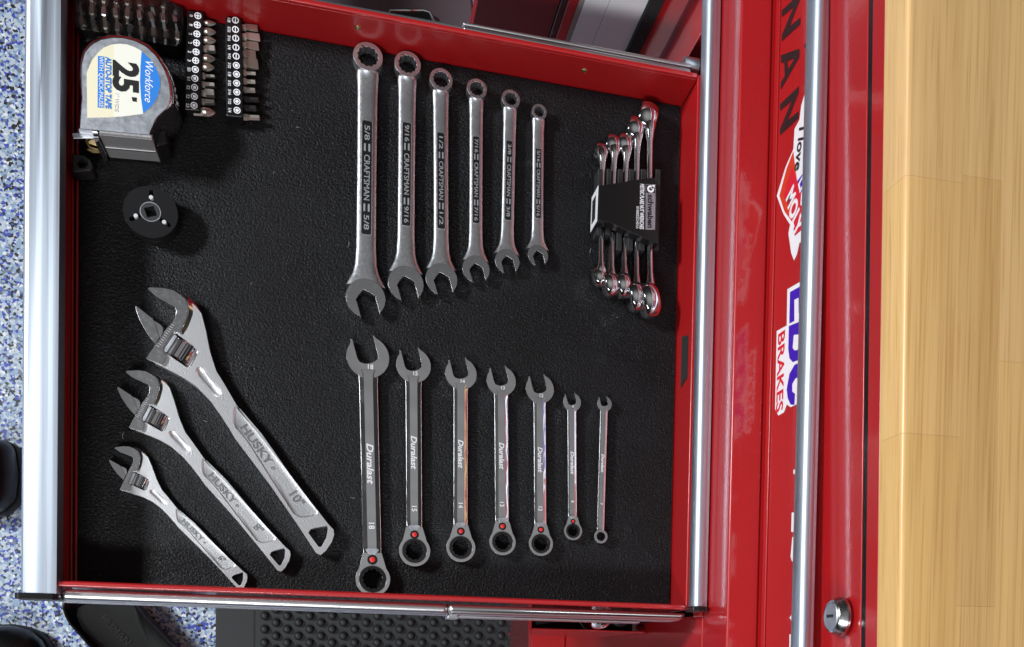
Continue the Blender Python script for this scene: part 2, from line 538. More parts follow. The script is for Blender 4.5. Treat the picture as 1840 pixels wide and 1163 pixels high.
# --- the open drawer
drw = thing('open_drawer', 'red steel drawer pulled out full of wrenches, lined in black', 'drawer', (0, 0, -.003))
D0 = (0, 0, -.003)
def wall(name, a, b, off, z0, z1, material, thick=.0025):
    d = (b - a).normalized(); n = Vector((-d.y, d.x, 0)) * off
    pts = [(a.x, a.y), (b.x, b.y), (b.x + n.x * thick, b.y + n.y * thick), (a.x + n.x * thick, a.y + n.y * thick)]
    return fin(name, prism(pts, z0 + .003, z1 + .003), material, drw, bevel=.0006)
TLi = Vector((TL.x, TL.y, 0)); TRi = Vector((XB, TR.y, 0)); BLi = Vector((BL.x, BL.y, 0)); BRi = Vector((XB, BR.y + .001, 0))
pts = [(p.x, p.y) for p in (BLi + Vector((-.003, -.004, 0)), BRi + Vector((.002, -.004, 0)), TRi + Vector((.002, .002, 0)), TLi + Vector((-.003, .002, 0)))]
fin('drawer_bottom', prism(pts, -.002, -.0002), M['red_in'], drw)
for a, b, off in ((TLi, TRi, 1), (BLi, BRi, -1)):
    d = (b - a).normalized(); n = Vector((-d.y, d.x, 0)) * off
    w_ = wall('side_wall', a, b, off, -.003, HW - .003, M['red_in'])
    ca_ = [a + n * .0005, b + n * .0005, b + n * .0050, a + n * .0050]
    bm = prism([(p.x, p.y) for p in ca_], HW - .0035 + .003, HW + .003)
    fin('rim', bm, M['red'], drw, bevel=.0015, segs=3)
    bm = prism([(p.x, p.y) for p in (a + n * .0036, b + n * .0036, b + n * .0048, a + n * .0048)], -.004 + .003, HW - .0036 + .003)
    fin('side_skin', bm, M['red'], drw)
wb = wall('back_wall', TRi + Vector((.0005, .005, 0)), BRi + Vector((.0005, -.005, 0)), 1, -.003, HW - .004, M['red_in'])
bm = box(XB - .0002, XB + .0065, BR.y - .004, TR.y + .004, HW - .0036 + .003, HW - .0008 + .003); fin('rim', bm, M['red'], drw, bevel=.001)
sy0, sy1 = UX(1240, 683, XB).y, UX(1242, 590, XB).y
bm = prism([(sy0, .020), (sy0 + .005, .036), (sy1 - .004, .036), (sy1, .020)], XB - .0022 + .0016, XB + .0003, f=lambda a, b, c: (c, a, b))
fin('lock_slot', bm, M['dark'], drw)
wf = wall('front_wall', BLi + Vector((0, -.005, 0)), TLi + Vector((0, .2, 0)), 1, -.003, HW - .002, M['red_in'])
for dx, zz in ((.0012, .003), (.0045, .0022)):
    bm = tube([(BL.x + dx, BL.y + .002, zz + .0015), (TL.x + dx, TL.y, zz + .0015)], .0011, 8); fin('hem', bm, M['red'], drw)
XH = U(105, 600, HW + .003).x
WH = XH - U(34, 600, HW + .003).x
fp = fin('front_panel', box(XH - WH + .006, XH - .004, BL.y - .010, TL.y + .25, -.012, HW - .004), M['red'], drw, bevel=.001)
yh = U(65, 1066, HW).y
hb = bar('handle', XH, HW - .0145 , yh, TL.y + .3, WH, .0175, drw, D0)
for u, v in ((643, 49), (1050, 126)):
    d_ = (TRi - TLi).normalized(); t = 0
    # point of the top wall's inner face under that pixel
    y_ = TL.y + .0
    P = UY(u, v, TL.y + (TR.y - TL.y) * (U(u, v, .03).x - TL.x) / (TR.x - TL.x))
    bm = lathe([(.0028, .0006), (.0028, -.0005), (.0020, -.0012), (.0012, -.0008), (0, -.0006)], 14, axis='y')
    fin('rivet', bm, M['brass'], drw, loc=(P.x, P.y, P.z + .003))
# slide rails (pieces of the drawer's runners)
def rail(pts, z0, z1, name='slide_rail', bev=.0012):
    fin(name, prism(pxpoly(pts, z1), z0 + .003, z1 + .003), M['rail'], drw, bevel=bev, segs=3)
rail([(107, 1057), (806, 1085), (806, 1103), (107, 1078)], .008, .036, bev=.005)
rail([(107, 1076.5), (806, 1101.5), (806, 1106), (107, 1081.5)], .014, .028)
rail([(806, 1085), (1236, 1102), (1224, 1116), (806, 1104)], .006, .039, bev=.004)
rail([(822, 1106), (1150, 1117), (1150, 1120), (822, 1110)], .010, .026)
rail([(806, 1104.5), (822, 1105), (824, 1112), (804, 1111)], .006, .030, 'slide_bracket', .0004)
rail([(130, -74), (832, 53), (832, 46), (130, -82)], .010, .0425)
rail([(832, 55), (1243, 134), (1243, 122), (832, 44.5)], .010, .0430, bev=.003)
rail([(832, 44), (1243, 121.5), (1243, 114), (832, 38)], .008, .040, bev=.002)
P = U(1242, 120, .03)
bm = lathe([(.0075, 0), (.0075, .014), (.0058, .0145), (.0058, .001), (0, .001)], 18, axis='x')
fin('slide_bushing', bm, M['rail'], drw, loc=(P.x - .008, P.y, P.z + .003), bevel=.0003)

# --- liner
pts = [(p.x, p.y) for p in (BLi + Vector((.0012, .0012, 0)), BRi + Vector((-.0012, .0012, 0)), TRi + Vector((-.0012, -.0012, 0)), TLi + Vector((.0012, -.0012, 0)))]
lin = fin('drawer_liner', prism(pts, -.0030, 0.0), M['liner'])
tag(lin, 'black embossed vinyl liner covering the open drawer bottom', 'liner')

# lint on the liner
bm = bmesh.new()
for i in range(16):
    u, v = random.uniform(160, 1190), random.uniform(180, 1030)
    p = U(u, v, .001); a_ = random.uniform(0, 6.3); l_ = random.uniform(.002, .006); c_ = random.uniform(-.9, .9)
    tube([(p.x + l_ * t * math.cos(a_ + c_ * t), p.y + l_ * t * math.sin(a_ + c_ * t), .0009) for t in (0, .33, .66, 1)], .00012, 4, bm)
struct(fin('lint_fibres', bm, M['greyink']), 'stuff')['label'] = 'pale lint fibres scattered on the black liner'

# --- closed drawer just above the open one
x_a = UX(1289, 600, XR).x
zA = UX(1281, 600, XR - .002).z
ca_ = thing('closed_drawer', 'closed red drawer right above the open drawer, round aluminium handle across it', 'drawer', (XR, 0, .03))
bm = box(-.0042, -.0005, yo0 - .002, yo1 + .001, .000, zA - .03 - .012); fin('drawer_front', bm, M['red'], ca_, bevel=.0008)
def round_bar(name, P0, P1, prof, material, parent, base, y0, y1, cap=False):
    pass
# handle: rounded nose and a bright flat back flange
def nose_bar(xb, zb_, y0, y1, w, h, parent, base, cap=True):
    pr = [(0, -.002), (0, h * .60)]
    pr += [(-w * .05, h * .66), (-w * .24, h * .72), (-w * .27, h * .80)]
    for k in range(13):
        t = R(75 + 150 * k / 12)
        pr.append((-w * .62 + w * .38 * math.cos(t), h * .45 + h * .52 * math.sin(t)))
    pr += [(-w * .5, -h * .1), (-w * .3, h * .2), (-w * .1, h * .2)]
    bm = prism(pr, y0, y1, f=lambda a, b, c: (xb + a - base[0], c - base[1], zb_ + b - base[2]))
    hb = fin('handle', bm, M['alu'], parent, bevel=.0003, segs=2, ang=30)
    if cap:
        bm = prism(rrect(xb - w * .55 - base[0], zb_ + h * .42 - base[2], w * 1.02, h * 1.22, .004), y0 - .0045 - base[1], y0 - .0002 - base[1], f=lambda a, b, c: (a, c, b))
        fin('end_cap', bm, M['plastic'], hb, bevel=.001)
    return hb
yA0 = U(1257, 1091, zA - .005).y
nose_bar(XR - .001, zA - .012, yA0, 1.1, .0165, .018, ca_, (XR, 0, .03))

# --- upper drawer with decals
ud = thing('closed_drawer', 'closed red upper drawer with white decals half hidden under its long aluminium handle', 'drawer', (XU, 0, ZL + .003))
UB = (XU, 0, ZL + .003)
zlip = UX(1392, 600, XU - .004).z
bm = box(-.004, .016, -1.2, 1.1, .0025, zd1 - UB[2]); fin('drawer_front', bm, M['red'], ud, bevel=.002, segs=3)
bm = box(-.0055, -.0042, -1.2, 1.1, .0025, .010); fin('bottom_lip', bm, M['red'], ud, bevel=.0006)
zBn = UX(1478, 600, XU - .004).z
wB, hB = .0165, .019
nose_bar(XU - .0043, zBn - .013, -1.2, 1.1, wB, hB, ud, UB, cap=False)
XD = XU - .0043
ROTV = Matrix(((0, 0, -1), (-1, 0, 0), (0, 1, 0)))           # text x -> -Y, y -> +Z, normal -> -X
def dpx(u, v):                                               # decal pixel -> (text x, text y) on the drawer front
    p = UX(u, v, XD); return (-p.y, p.z)
def decal(name, pts, material, lift, parent):
    bm = prism([dpx(*p) for p in pts], 0, .00008, f=lambda a, b, c: (XD - lift - c - UB[0], -a - UB[1], b - UB[2]))
    return fin(name, bm, material, parent)
def dtext(s, u0, v0, u1, v1, size_px, material, lift, parent, **kw):
    """text whose middle line runs from pixel (u0,v0) to (u1,v1) down the drawer front"""
    a = Vector(dpx(u0, v0)); b = Vector(dpx(u1, v1)); c = (a + b) / 2
    ang = math.atan2(b.y - a.y, b.x - a.x)
    hh = (Vector(dpx(u0 + size_px, v0)) - a).length
    rot = ROTV @ Matrix.Rotation(ang, 3, 'Z')
    return text(s, hh, parent, (XD - lift - UB[0], -c.x - UB[1], c.y - UB[2]), rot, material, extrude=.00005, width=(b - a).length, name=kw.pop('name', 'lettering'), **kw)
# black vinyl name, only its lower half shows
NN = [(1435.3, 155.2), (1401.7, 187.6), (1401.7, 199.3), (1423, 180.9), (1401.7, 232.3), (1401.7, 243), (1434.7, 212.2), (1434.7, 200.4), (1415.2, 216.7), (1434.7, 166.3)]
decal('vinyl_letter', NN, M['ink'], .00005, ud)
decal('vinyl_letter', [(u + 3.1, v - 168.5) for u, v in NN], M['ink'], .00005, ud)
AA = [(1435.8, 87.8), (1435.8, 102.9), (1420.5, 130.5), (1402.9, 161.3), (1402.9, 148.5), (1410, 137), (1409.6, 112.4), (1403.4, 113.5), (1403.4, 99.5)]
AH = [(1414.6, 110.1), (1428, 104.6), (1415.7, 125.8)]
bm = prism([dpx(*p) for p in AA], 0, .00008, [[dpx(*p) for p in AH]], f=lambda a, b, c: (XD - .00005 - c - UB[0], -a - UB[1], b - UB[2]))
fin('vinyl_letter', bm, M['ink'], ud)
decal('vinyl_letter', [(1445, 80), (1460, 76), (1460, 84), (1446, 87)], M['ink'], .00005, ud)
# shield sticker
st = decal('shield_sticker', [(1448, 163), (1440, 190), (1437, 215), (1428, 232), (1426, 268), (1412, 300), (1396, 352), (1408, 385), (1420, 404), (1417, 420), (1422, 455), (1427, 468), (1432, 458), (1437, 436), (1460, 438), (1462, 163)], M['white'], .0001, ud)
decal('shield', [(1426, 272), (1414, 303), (1401, 352), (1410, 380), (1423, 398), (1445, 400), (1432, 320)], M['orange'], .00022, st)
decal('shield', [(1424, 300), (1412, 340), (1409, 352), (1420, 380), (1440, 390), (1432, 325)], M['redink'], .00033, st)
decal('red_band', [(1434, 325), (1417, 343), (1429, 424), (1449, 406), (1449, 372)], M['redink'], .00044, st)
decal('blue_band', [(1434, 325), (1447, 376), (1462, 390), (1462, 300), (1445, 310)], M['navy'], .0004, st)
dtext('I love', 1443, 226, 1434, 306, 11, M['ink'], .00055, st, shear=.2, bold=.02)
dtext('MOLY', 1420, 345, 1437, 417, 14, M['white'], .00058, st, bold=.04)
dtext('LIQUI', 1440, 322, 1453, 382, 14, M['white'], .00058, st, bold=.03)
# blue initials sticker
sb_ = decal('initials_sticker', [(1446, 502), (1415, 520), (1414, 585), (1396, 595), (1393, 735), (1399, 747), (1409, 741), (1414, 727), (1421, 732), (1437, 724), (1464, 722), (1464, 502)], M['white'], .0001, ud)
decal('blue_letter', [(1464, 505), (1440, 514), (1420, 525), (1418.7, 582), (1427.7, 577), (1427.7, 539), (1435.5, 535), (1435.5, 563), (1440, 562), (1464, 552)], M['navy'], .0002, sb_)
bm_l = [(1462, 573), (1440, 577), (1418, 586), (1417, 628), (1419, 644), (1425, 651), (1433, 648), (1438, 641), (1462, 640)]
bl_ = decal('blue_letter', bm_l, M['navy'], .0002, sb_)
decal('letter_counter', [(1436, 601), (1427, 602), (1425, 625), (1428, 630), (1434, 629), (1440, 601)], M['white'], .0003, bl_)
bl_ = decal('blue_letter', [(1462, 648), (1440, 650), (1428, 656), (1419, 672), (1414, 700), (1416, 716), (1421, 727), (1428, 728), (1429, 708), (1424, 704), (1424, 690), (1430, 680), (1440, 676), (1462, 675)], M['navy'], .0002, sb_)
dtext('BRAKES', 1405, 597, 1401, 740, 12, M['redink'], .0003, sb_, bold=.02)
# white lettering whose feet stick out below the handle
for pts in ([(1426, 844), (1445, 844), (1445, 852), (1426, 852)],
            [(1423, 921), (1445, 921), (1445, 957), (1422, 956)],
            [(1424, 965), (1445, 965), (1445, 1014), (1428, 1013), (1423, 1008), (1421, 1000)],
            [(1419, 1110), (1424, 1103), (1445, 1100), (1445, 1120), (1424, 1118)],
            [(1419, 1140), (1445, 1140), (1445, 1200), (1418, 1200)]):
    decal('white_letter', pts, M['white'], .0001, ud)

# --- lower drawer a little open, seen past the bottom runner
ld = thing('lower_drawer', 'darker red lower drawer partly open beneath the bottom runner, tools standing in it', 'drawer', (.4, 0, -.16))
ZF, ZTOP = -.172, -.125
P0 = U(956, 1128, ZTOP)
def lb(name, x0, x1, y0, y1, z0, z1, material, **k):
    bm = box(x0, x1, y0, y1, z0, z1); bmesh.ops.translate(bm, verts=bm.verts, vec=(-.4, 0, .16)); return fin(name, bm, material, ld, **k)
yw = P0.y
lb('drawer_front', P0.x - .004, P0.x, yw - .03, .40, -.24, ZTOP, M['red'], bevel=.001)
lb('side_wall', P0.x + .0003, XR - .003, yw - .0022, yw - .0002, -.30, ZTOP, M['red_in'], bevel=.0006)
lb('drawer_bottom', P0.x + .0003, XR - .003, yw, .40, ZF - .004, ZF, M['dark'])
P = U(1072, 1124, ZTOP)
s_ = thing('deep_socket', 'polished deep socket standing in the lower drawer under the runner', 'socket', (P.x, P.y + .008, ZF + .0003))
fin('socket_body', lathe([(.0, .0), (.0125, .0), (.0125, .064), (.0115, .069), (.0085, .0695), (.0085, .04), (0, .04)], 24), M['chrome'], s_, bevel=.0005)
fin('socket_collar', lathe([(.0128, .012), (.0133, .014), (.0133, .019), (.0128, .021)], 24), M['dullchrome'], s_)
P = U(1020, 1120, ZTOP)
bm = tube([(-.035, -.006, .040), (.03, .008, .040)], .0035, 10); lathe([(.0001, .0), (.008, .0), (.008, .016), (0.0001, .016)], 14, bm, 'x', (.03, .008, .040))
tag(fin('ratchet_extension', bm, M['black_ox'], loc=(P.x, P.y + .006, ZF)), 'thin dark extension rod lying in the lower drawer', 'tool')
P = U(1112, 1122, ZTOP)
bm = lathe([(0, 0), (.011, 0), (.011, .055), (.008, .057), (.008, .03), (0, .03)], 20)
tag(fin('short_socket', bm, M['black_ox'], loc=(P.x, P.y + .008, ZF + .0003)), 'black socket beside the polished one in the lower drawer', 'socket')

# --- red side locker with its white-lined open door, far left of the chest
YD = .605
def yb(u, v): p = UY(u, v, YD); return (p.x, p.z)
lk_ = thing('open_cabinet_door', 'open red cabinet door with white inner panel and black foam edge past the drawer', 'door', (.5, YD, -.2))
def dp(name, us, material, y=YD, th=.004, zlo=-.45, zhi=.10):
    """vertical strip of the door between two columns taken where they leave the picture's top edge"""
    x0, x1 = UY(us[0], 0, YD).x, UY(us[1], 0, YD).x
    bm = box(x0 - .5, x1 - .5, y - YD, y - YD + th, zlo + .2, zhi + .2)
    return fin(name, bm, material, lk_, bevel=.0008)
dp('red_frame', (1194, 1239), M['red'], th=.02)
dp('foam_edge', (1167, 1193.5), M['felt'], YD - .003, .01)
dp('inner_panel', (1098, 1166.5), M['whitepaint'])
dp('inner_panel', (1052, 1097), M['whitepaint'])
dp('hinge_strip', (1042, 1051.5), M['tan'])
dp('red_frame', (1022, 1041.5), M['red'], th=.02)
dp('door_gasket', (1008, 1021.5), M['plastic'], YD - .002, .008)
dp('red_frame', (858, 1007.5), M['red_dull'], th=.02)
# grey tray with a handle slot beneath, left of that door
tz = -.20
gt = thing('grey_tray', 'dull purplish grey plastic tray with a black handle slot behind the drawer wall', 'tray', (.2, .62, tz))
tp = [(U(u, v, tz) - Vector((.2, .62, tz))) for u, v in ((330, 40), (855, 85), (853, 30), (845, -60), (330, -60))]
fin('tray_body', prism([(p.x, p.y) for p in tp], -.02, 0), M['greyplas'], gt, bevel=.004)
hp = [(U(u, v, tz) - Vector((.2, .62, tz))) for u, v in ((690, 50), (700, 26), (760, 26), (772, 30), (782, 50))]
ho = fin('handle_slot', prism([(p.x, p.y) for p in hp], .0004, .006), M['plastic'], gt, bevel=.001)
bm = tube([(p.x, p.y, .0065) for p in hp], .0016, 8); fin('slot_trim', bm, M['chrome'], ho)

# =============================================================== TOOLS: combination wrenches
S0 = .00049
def px2m(p): return (U(p[0] + .5, p[1]) - U(p[0] - .5, p[1])).length

def jaw_outline(rj, a, tip=.96, pointed=False):
    """open end facing -y, centred on the origin"""
    h = a / 2
    if pointed:
        out = [(h, -rj * tip)] + [(h + rj * .10, -rj * (tip - .02))] + arc(0, 0, rj, -52, 232, 30) + [(-h - rj * .04, -rj * tip * .98), (-h, -rj * tip)]
        inner = [(-h, -rj * .02), (-h * .86, rj * .16), (-h * .45, rj * .27), (0, rj * .30), (h * .45, rj * .27), (h * .86, rj * .16), (h, -rj * .02)]
    else:
        out = [(h, -rj * tip)] + arc(0, 0, rj, -58, 238, 30) + [(-h, -rj * tip)]
        inner = [(-h, -rj * .10), (-h * 1.06, 0), (-h * .62, rj * .22), (0, rj * .44), (h * .62, rj * .22), (h * 1.06, 0), (h, -rj * .10)]
    return out + inner

def rotp(pts, a, t=(0, 0)):
    c, s = math.cos(a), math.sin(a)
    return [(x * c - y * s + t[0], x * s + y * c + t[1]) for x, y in pts]

CRAFT = [  # ring centre, ring radius, jaw centre, jaw width, shank width, panel v0 v1, size
    ((661, 108), 26, (657, 537), 70, 34, 219, 423, '5/8', 'largest'),
    ((732, 121), 23, (729, 511), 63, 29.5, 222, 407, '9/16', 'second longest'),
    ((792, 148), 20, (793, 503), 56, 26, 240, 412, '1/2', 'third'),
    ((856, 164), 17.5, (855, 485), 48, 23, 247, 402, '7/16', 'fourth'),
    ((917, 182), 16, (911, 471), 43, 22, 255, 397, '3/8', 'fifth'),
    ((968, 204), 13, (966, 460), 36, 20, 269, 393, '5/16', 'shortest')]
CL = ['longest satin combination wrench marked 5/8, leftmost of the upper row',
      'satin combination wrench marked 9/16, between the 5/8 and 1/2 ones',
      'third longest satin combination wrench in the upper row, marked 1/2',
      'fourth longest satin combination wrench in the upper row, marked 7/16',
      'second shortest satin combination wrench in the upper row, marked 3/8',
      'shortest satin combination wrench marked 5/16, rightmost of the upper row']
for (rc, rr, jc, jw, sw, v0, v1, size, _), lab in zip(CRAFT, CL):
    A = U(*rc, .008); B = U(*jc, .008)
    A.z = B.z = 0
    d = B - A; L = d.length
    s = px2m(rc)
    rr, jr, sw_ = rr * s, jw * s / 2, sw * s / 2
    t = thing('combination_wrench', lab, 'wrench', A, math.atan2(d.y, d.x) + math.pi / 2, 'satin inch combination wrenches in the upper row')
    k = sw_ / .0082; sw_ *= 1.1
    tilt = .05
    # box end, slightly tilted
    zc = .0062 + rr * .10
    ht = rr * .34 + .0014
    bm = prism(circle(0, 0, rr, 36), -ht, ht * .75, [twelve(0, 0, rr * .74)])
    ox = fin('box_end', bm, M['steel'], t, bevel=rr * .15, segs=3, loc=(0, 0, zc + .0014), rot=(-tilt, 0, 0))
    # shank
    zs_ = .0062
    y_end = -(L - jr * .82)
    prof = [(-rr * .72, 1.02, 1.25), (-rr * 1.05, 1.06, 1.2), (-rr * 1.5, 1.0, 1.05), (-rr * 2.4, .96, .95), (-L * .5, .93, .9), (y_end + jr * 1.8, .95, .92), (y_end + jr * .9, 1.06, .98), (y_end + jr * .45, 1.28, 1.0), (y_end + jr * .1, 1.62, 1.0), (y_end - jr * .15, 1.9, .95)]
    bm = loft([oval(0, y, zs_, sw_ * w, .0033 * (.7 + .3 * k) * h, 28, 2.5) for y, w, h in prof])
    fin('shank', bm, M['steel'], t, ang=50)
    # open end
    jo = rotp(jaw_outline(jr, jr * .98), R(16), (0, -L))
    hz = .0031 * (.75 + .3 * k) + .0004
    bm = prism(jo, zs_ - hz, zs_ + hz)
    fin('open_end', bm, M['ground'], t, bevel=.0007, segs=2)
    # sunk name panel
    ya = -(U(rc[0], v0, .009) - U(*rc, .009)).length; yb_ = -(U(rc[0], v1, .009) - U(*rc, .009)).length
    pw = sw_ * .94; zt_ = zs_ + .0033 * (.7 + .3 * k) * .86
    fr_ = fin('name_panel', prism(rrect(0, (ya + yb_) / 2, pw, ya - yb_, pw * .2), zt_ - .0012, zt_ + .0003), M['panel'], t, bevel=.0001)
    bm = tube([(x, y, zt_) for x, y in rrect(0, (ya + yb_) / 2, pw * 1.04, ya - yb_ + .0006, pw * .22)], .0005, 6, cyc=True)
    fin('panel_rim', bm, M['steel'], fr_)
    yl = ya - yb_
    for st_, fy, fw, fh in ((size, .105, .13 if len(size) < 4 else .16, .52), ('=', .235, .055, .58), ('CRAFTSMAN', .5, .40, .58), ('=', .765, .055, .58), (size, .895, .13 if len(size) < 4 else .16, .52)):
        if st_ == '=':
            for q_ in (-.22, .22):
                bm = box(q_ * pw - pw * .09, q_ * pw + pw * .09, ya - yl * fy - yl * .033, ya - yl * fy + yl * .033, zt_ + .0003, zt_ + .0006)
                fin('logo_bar', bm, M['letters'], fr_)
        else:
            text(st_, pw * fh, fr_, (0, ya - yl * fy, zt_ + .0003), (0, 0, -math.pi / 2), M['letters'], .0003, bold=.006, width=yl * fw)

# =============================================================== ratcheting wrenches
RAT = [  # jaw centre, jaw width, ring centre, ring radius, switch centre, shank width, size, name v0 v1, size v
    ((661, 641), 76, (670, 1041), 31, (668, 1006), 34, '18', 797, 870, 945),
    ((743, 656), 62, (745, 990), 28, (743, 961), 29, '15', 783, 843, 914),
    ((828.5, 671), 56, (828, 984), 26, (828, 955), 26, '14', 790, 841, 908),
    ((901, 684), 52, (903, 974), 23.5, (902, 946), 25, '13', 795, 843, 906),
    ((970.5, 698), 50, (972, 977), 21.5, (972, 952), 22, '12', 803, 849, 914),
    ((1028.5, 722), 32, (1030, 954), 16, (1029, 937), 16, '8', 811, 852, 901),
    ((1087, 725), 26, (1080, 964), 12, None, 13.5, '7', 815, 848, 905)]
RL = ['largest chrome ratcheting wrench marked 18, lower left of the metric row',
      'second largest chrome ratcheting wrench in the lower row, marked 15',
      'third largest chrome ratcheting wrench in the lower row, marked 14',
      'fourth largest chrome ratcheting wrench in the lower row, marked 13',
      'fifth largest chrome ratcheting wrench in the lower row, marked 12',
      'small thin chrome ratcheting wrench marked 8, second from the right',
      'smallest thin chrome wrench with no red dot, rightmost of the lower row']
for (jc, jw, rc, rr, swc, sw, size, n0, n1, nv), lab in zip(RAT, RL):
    zt_ = .0095
    A = U(*rc, zt_); B = U(*jc, zt_); A.z = B.z = 0
    d = A - B; L = d.length                                  # local +y: ring -> jaw ; origin at the ring
    s = px2m(rc); rr, jr, sw_ = rr * s, jw * s / 2, sw * s / 2
    t = thing('ratcheting_wrench', lab, 'wrench', A, math.atan2(-d.y, -d.x) - math.pi / 2, 'chrome metric wrenches in the lower row')
    zc = .0055
    # head plate
    sy_ = rr * 1.55 if swc else rr * .9
    al = math.degrees(math.acos(min(.95, (rr - sw_ * .95) / sy_))) if swc else 60
    pl = arc(0, 0, rr, 90 + al - 20, 450 - al + 20, 30)
    if swc:
        pl = pl + [(sw_ * .98, sy_), (-sw_ * .98, sy_)]
        bm = prism(pl, zc - .0042 * (rr / .0137) ** .35, zc + .0042 * (rr / .0137) ** .35, [circle(0, 0, rr * .80, 32)])
        hz = .0042 * (rr / .0137) ** .35
        hd = fin('ratchet_head', bm, M['chrome'], t, bevel=.0008, segs=3)
        bm = prism(circle(0, 0, rr * .795, 32), zc - hz * .98, zc + hz * .94, [twelve(0, 0, rr * .60)])
        fin('ratchet_gear', bm, M['black_ox'], hd, bevel=.0006)
        bm = tube([(x, y, zc + hz) for x, y in circle(0, 0, rr * .80, 36)], .00035, 6, cyc=True); fin('retaining_ring', bm, M['chrome'], hd)
        Sx = (U(*swc, zt_) - U(*rc, zt_)).length
        bm = prism(rotp(circle(0, 0, sw_ * .55, 20), 0, (0, Sx)), zc + hz - .001, zc + hz + .0004); sb2 = fin('switch_seat', bm, M['black_ox'], hd, bevel=.0003)
        bm = lathe([(sw_ * .29, 0), (sw_ * .29, .0010), (sw_ * .22, .0013), (0, .0013)], 16); fin('switch_dot', bm, M['button'], hd, loc=(0, Sx, zc + hz + .0003))
        bm = prism([(-sw_ * .2, Sx + sw_ * .4), (sw_ * .2, Sx + sw_ * .4), (sw_ * .72, Sx + sw_ * 1.05), (sw_ * .5, Sx + sw_ * 1.2), (-sw_ * .5, Sx + sw_ * 1.2), (-sw_ * .72, Sx + sw_ * 1.05)], zc + hz - .0012, zc + hz + .0002)
        fin('switch_lever', bm, M['dullchrome'], hd, bevel=.0002)
        y0 = sy_ - rr * .1
    else:
        hz = .0034
        bm = prism(circle(0, 0, rr, 30), zc - hz, zc + hz, [twelve(0, 0, rr * .68)])
        fin('box_end', bm, M['chrome'], t, bevel=.0008, segs=3)
        y0 = rr * .8
    # shank: flat-topped bar with chamfered flanks
    hs = .0032 * (.55 + .45 * sw_ / .0083)
    def sec(y, w, h):
        a = w * sw_; b = h * hs
        hf = .46 * a; hf2 = .84 * a
        z1_ = b - math.tan(R(17)) * (hf2 - hf)
        top = [(a, zc + max(.05 * b, z1_ - .55 * b)), (a * .985, zc + z1_ * .72), (a * .93, zc + z1_ * .90), (hf2, zc + z1_), (hf, zc + b)]
        top = [(p[0], y, p[1]) for p in top] + [(-p[0], y, p[1]) for p in top[::-1]]
        return [(a, y, zc - b * .3)] + top + [(-a, y, zc - b * .3), (-a * .6, y, zc - b), (a * .6, y, zc - b)]
    ye = L - jr * .72
    bm = loft([sec(y0, .95, 1.15), sec(y0 + rr * .25, .98, 1.0), sec(y0 + rr * .6, 1, .98), sec(L * .5, .99, .98), sec(ye - jr * .55, 1.0, 1.0), sec(ye - jr * .1, 1.06, 1.02), sec(ye + jr * .12, 1.5, 1.0)])
    sh = fin('shank', bm, M['chrome'], t, bevel=.00025, segs=2, ang=9)
    # open end
    jo = rotp([(-x, -y) for x, y in jaw_outline(jr, jr * .98, .98, True)], R(14), (0, L))
    hj = .0030 * (.6 + .4 * sw_ / .0083)
    fin('open_end', prism(jo, zc - hj, zc + hj), M['chrome'], t, bevel=.0007, segs=3)
    # marks
    fy = lambda v: (U(rc[0], v, zt_) - U(*rc, zt_)).length
    yn = (fy(n0) + fy(n1)) / 2
    text('Duralast', sw_ * .72, t, (0, yn, zc + hs * .97), (0, 0, -math.pi / 2), M['etch'], .0003, bold=.02, shear=.25, width=(fy(n0) - fy(n1)))
    text(size, sw_ * .62, t, (0, fy(nv), zc + hs * .97), (0, 0, -math.pi / 2), M['etch'], .0002, bold=.01)
    if swc:
        text(size, jr * .23, t, (jr * .12, L - jr * .455, zc + hj + .00002), (0, 0, -t.rotation_euler.z), M['etch'], .0001, bold=.01)

# =============================================================== adjustable wrenches
ADJ_B = U(330, 630, .011); ADJ_B.z = 0
def ap(pts): return pxpoly(pts, .011, ADJ_B)
A_body = ap([(318, 529), (335, 536), (352, 551), (361.6, 563), (369, 591), (377, 632), (388, 666), (403, 690), (425, 728), (464, 780), (543.5, 882), (590, 942), (599, 951), (600, 960), (596, 973), (585, 989), (576, 996.5), (568, 993), (535, 943), (486, 872), (422, 787), (409.5, 766), (394, 742), (378, 720), (354, 695), (326, 676), (304, 665), (293, 659), (270, 649), (283, 628), (296, 610), (312, 588), (322, 565)])
A_cav = ap([(312.4, 599.3), (319, 600.2), (340, 616.5), (356.9, 630.5), (352, 642), (342.7, 658), (335, 659.5), (315, 646), (297, 633.5), (295.5, 625.8)])
A_jaw = ap([(266, 520.8), (269, 517.4), (293.5, 518.4), (312.4, 522.7), (325.7, 531.2), (336, 543.5), (338.5, 553), (337.4, 566.2), (331.3, 581.3), (325.7, 593.6), (324.0, 600), (312.0, 598.3), (294.0, 625.3), (293.5, 632.4), (298.8, 640), (296.3, 650.4), (291.6, 656.6), (274.6, 651.3), (262.3, 645.7), (280.3, 619.6), (288.2, 608.8), (301, 589.3), (310.5, 579.5), (315.3, 571.9), (317.2, 560.5), (314.7, 553.9), (282.2, 535)])
A_mov = ap([(244.3, 550.7), (248, 552), (274.6, 572.8), (279.3, 581.3), (283, 594.6), (287, 607.8), (279.3, 619.2), (263.2, 598.4), (251, 575.7), (244.3, 556.8)])
A_movs = ap([(262, 565), (277, 573), (288.8, 580.4), (293, 587), (292, 596), (287.5, 606.5), (276, 600)])
A_sho = ap([(314, 521.5), (327, 527), (342, 536), (354, 549), (361.6, 562), (347, 585), (331, 606), (325.5, 600.5), (327, 593), (332.5, 581.3), (338.4, 566), (339.5, 553), (337, 543), (326.7, 530.5)])
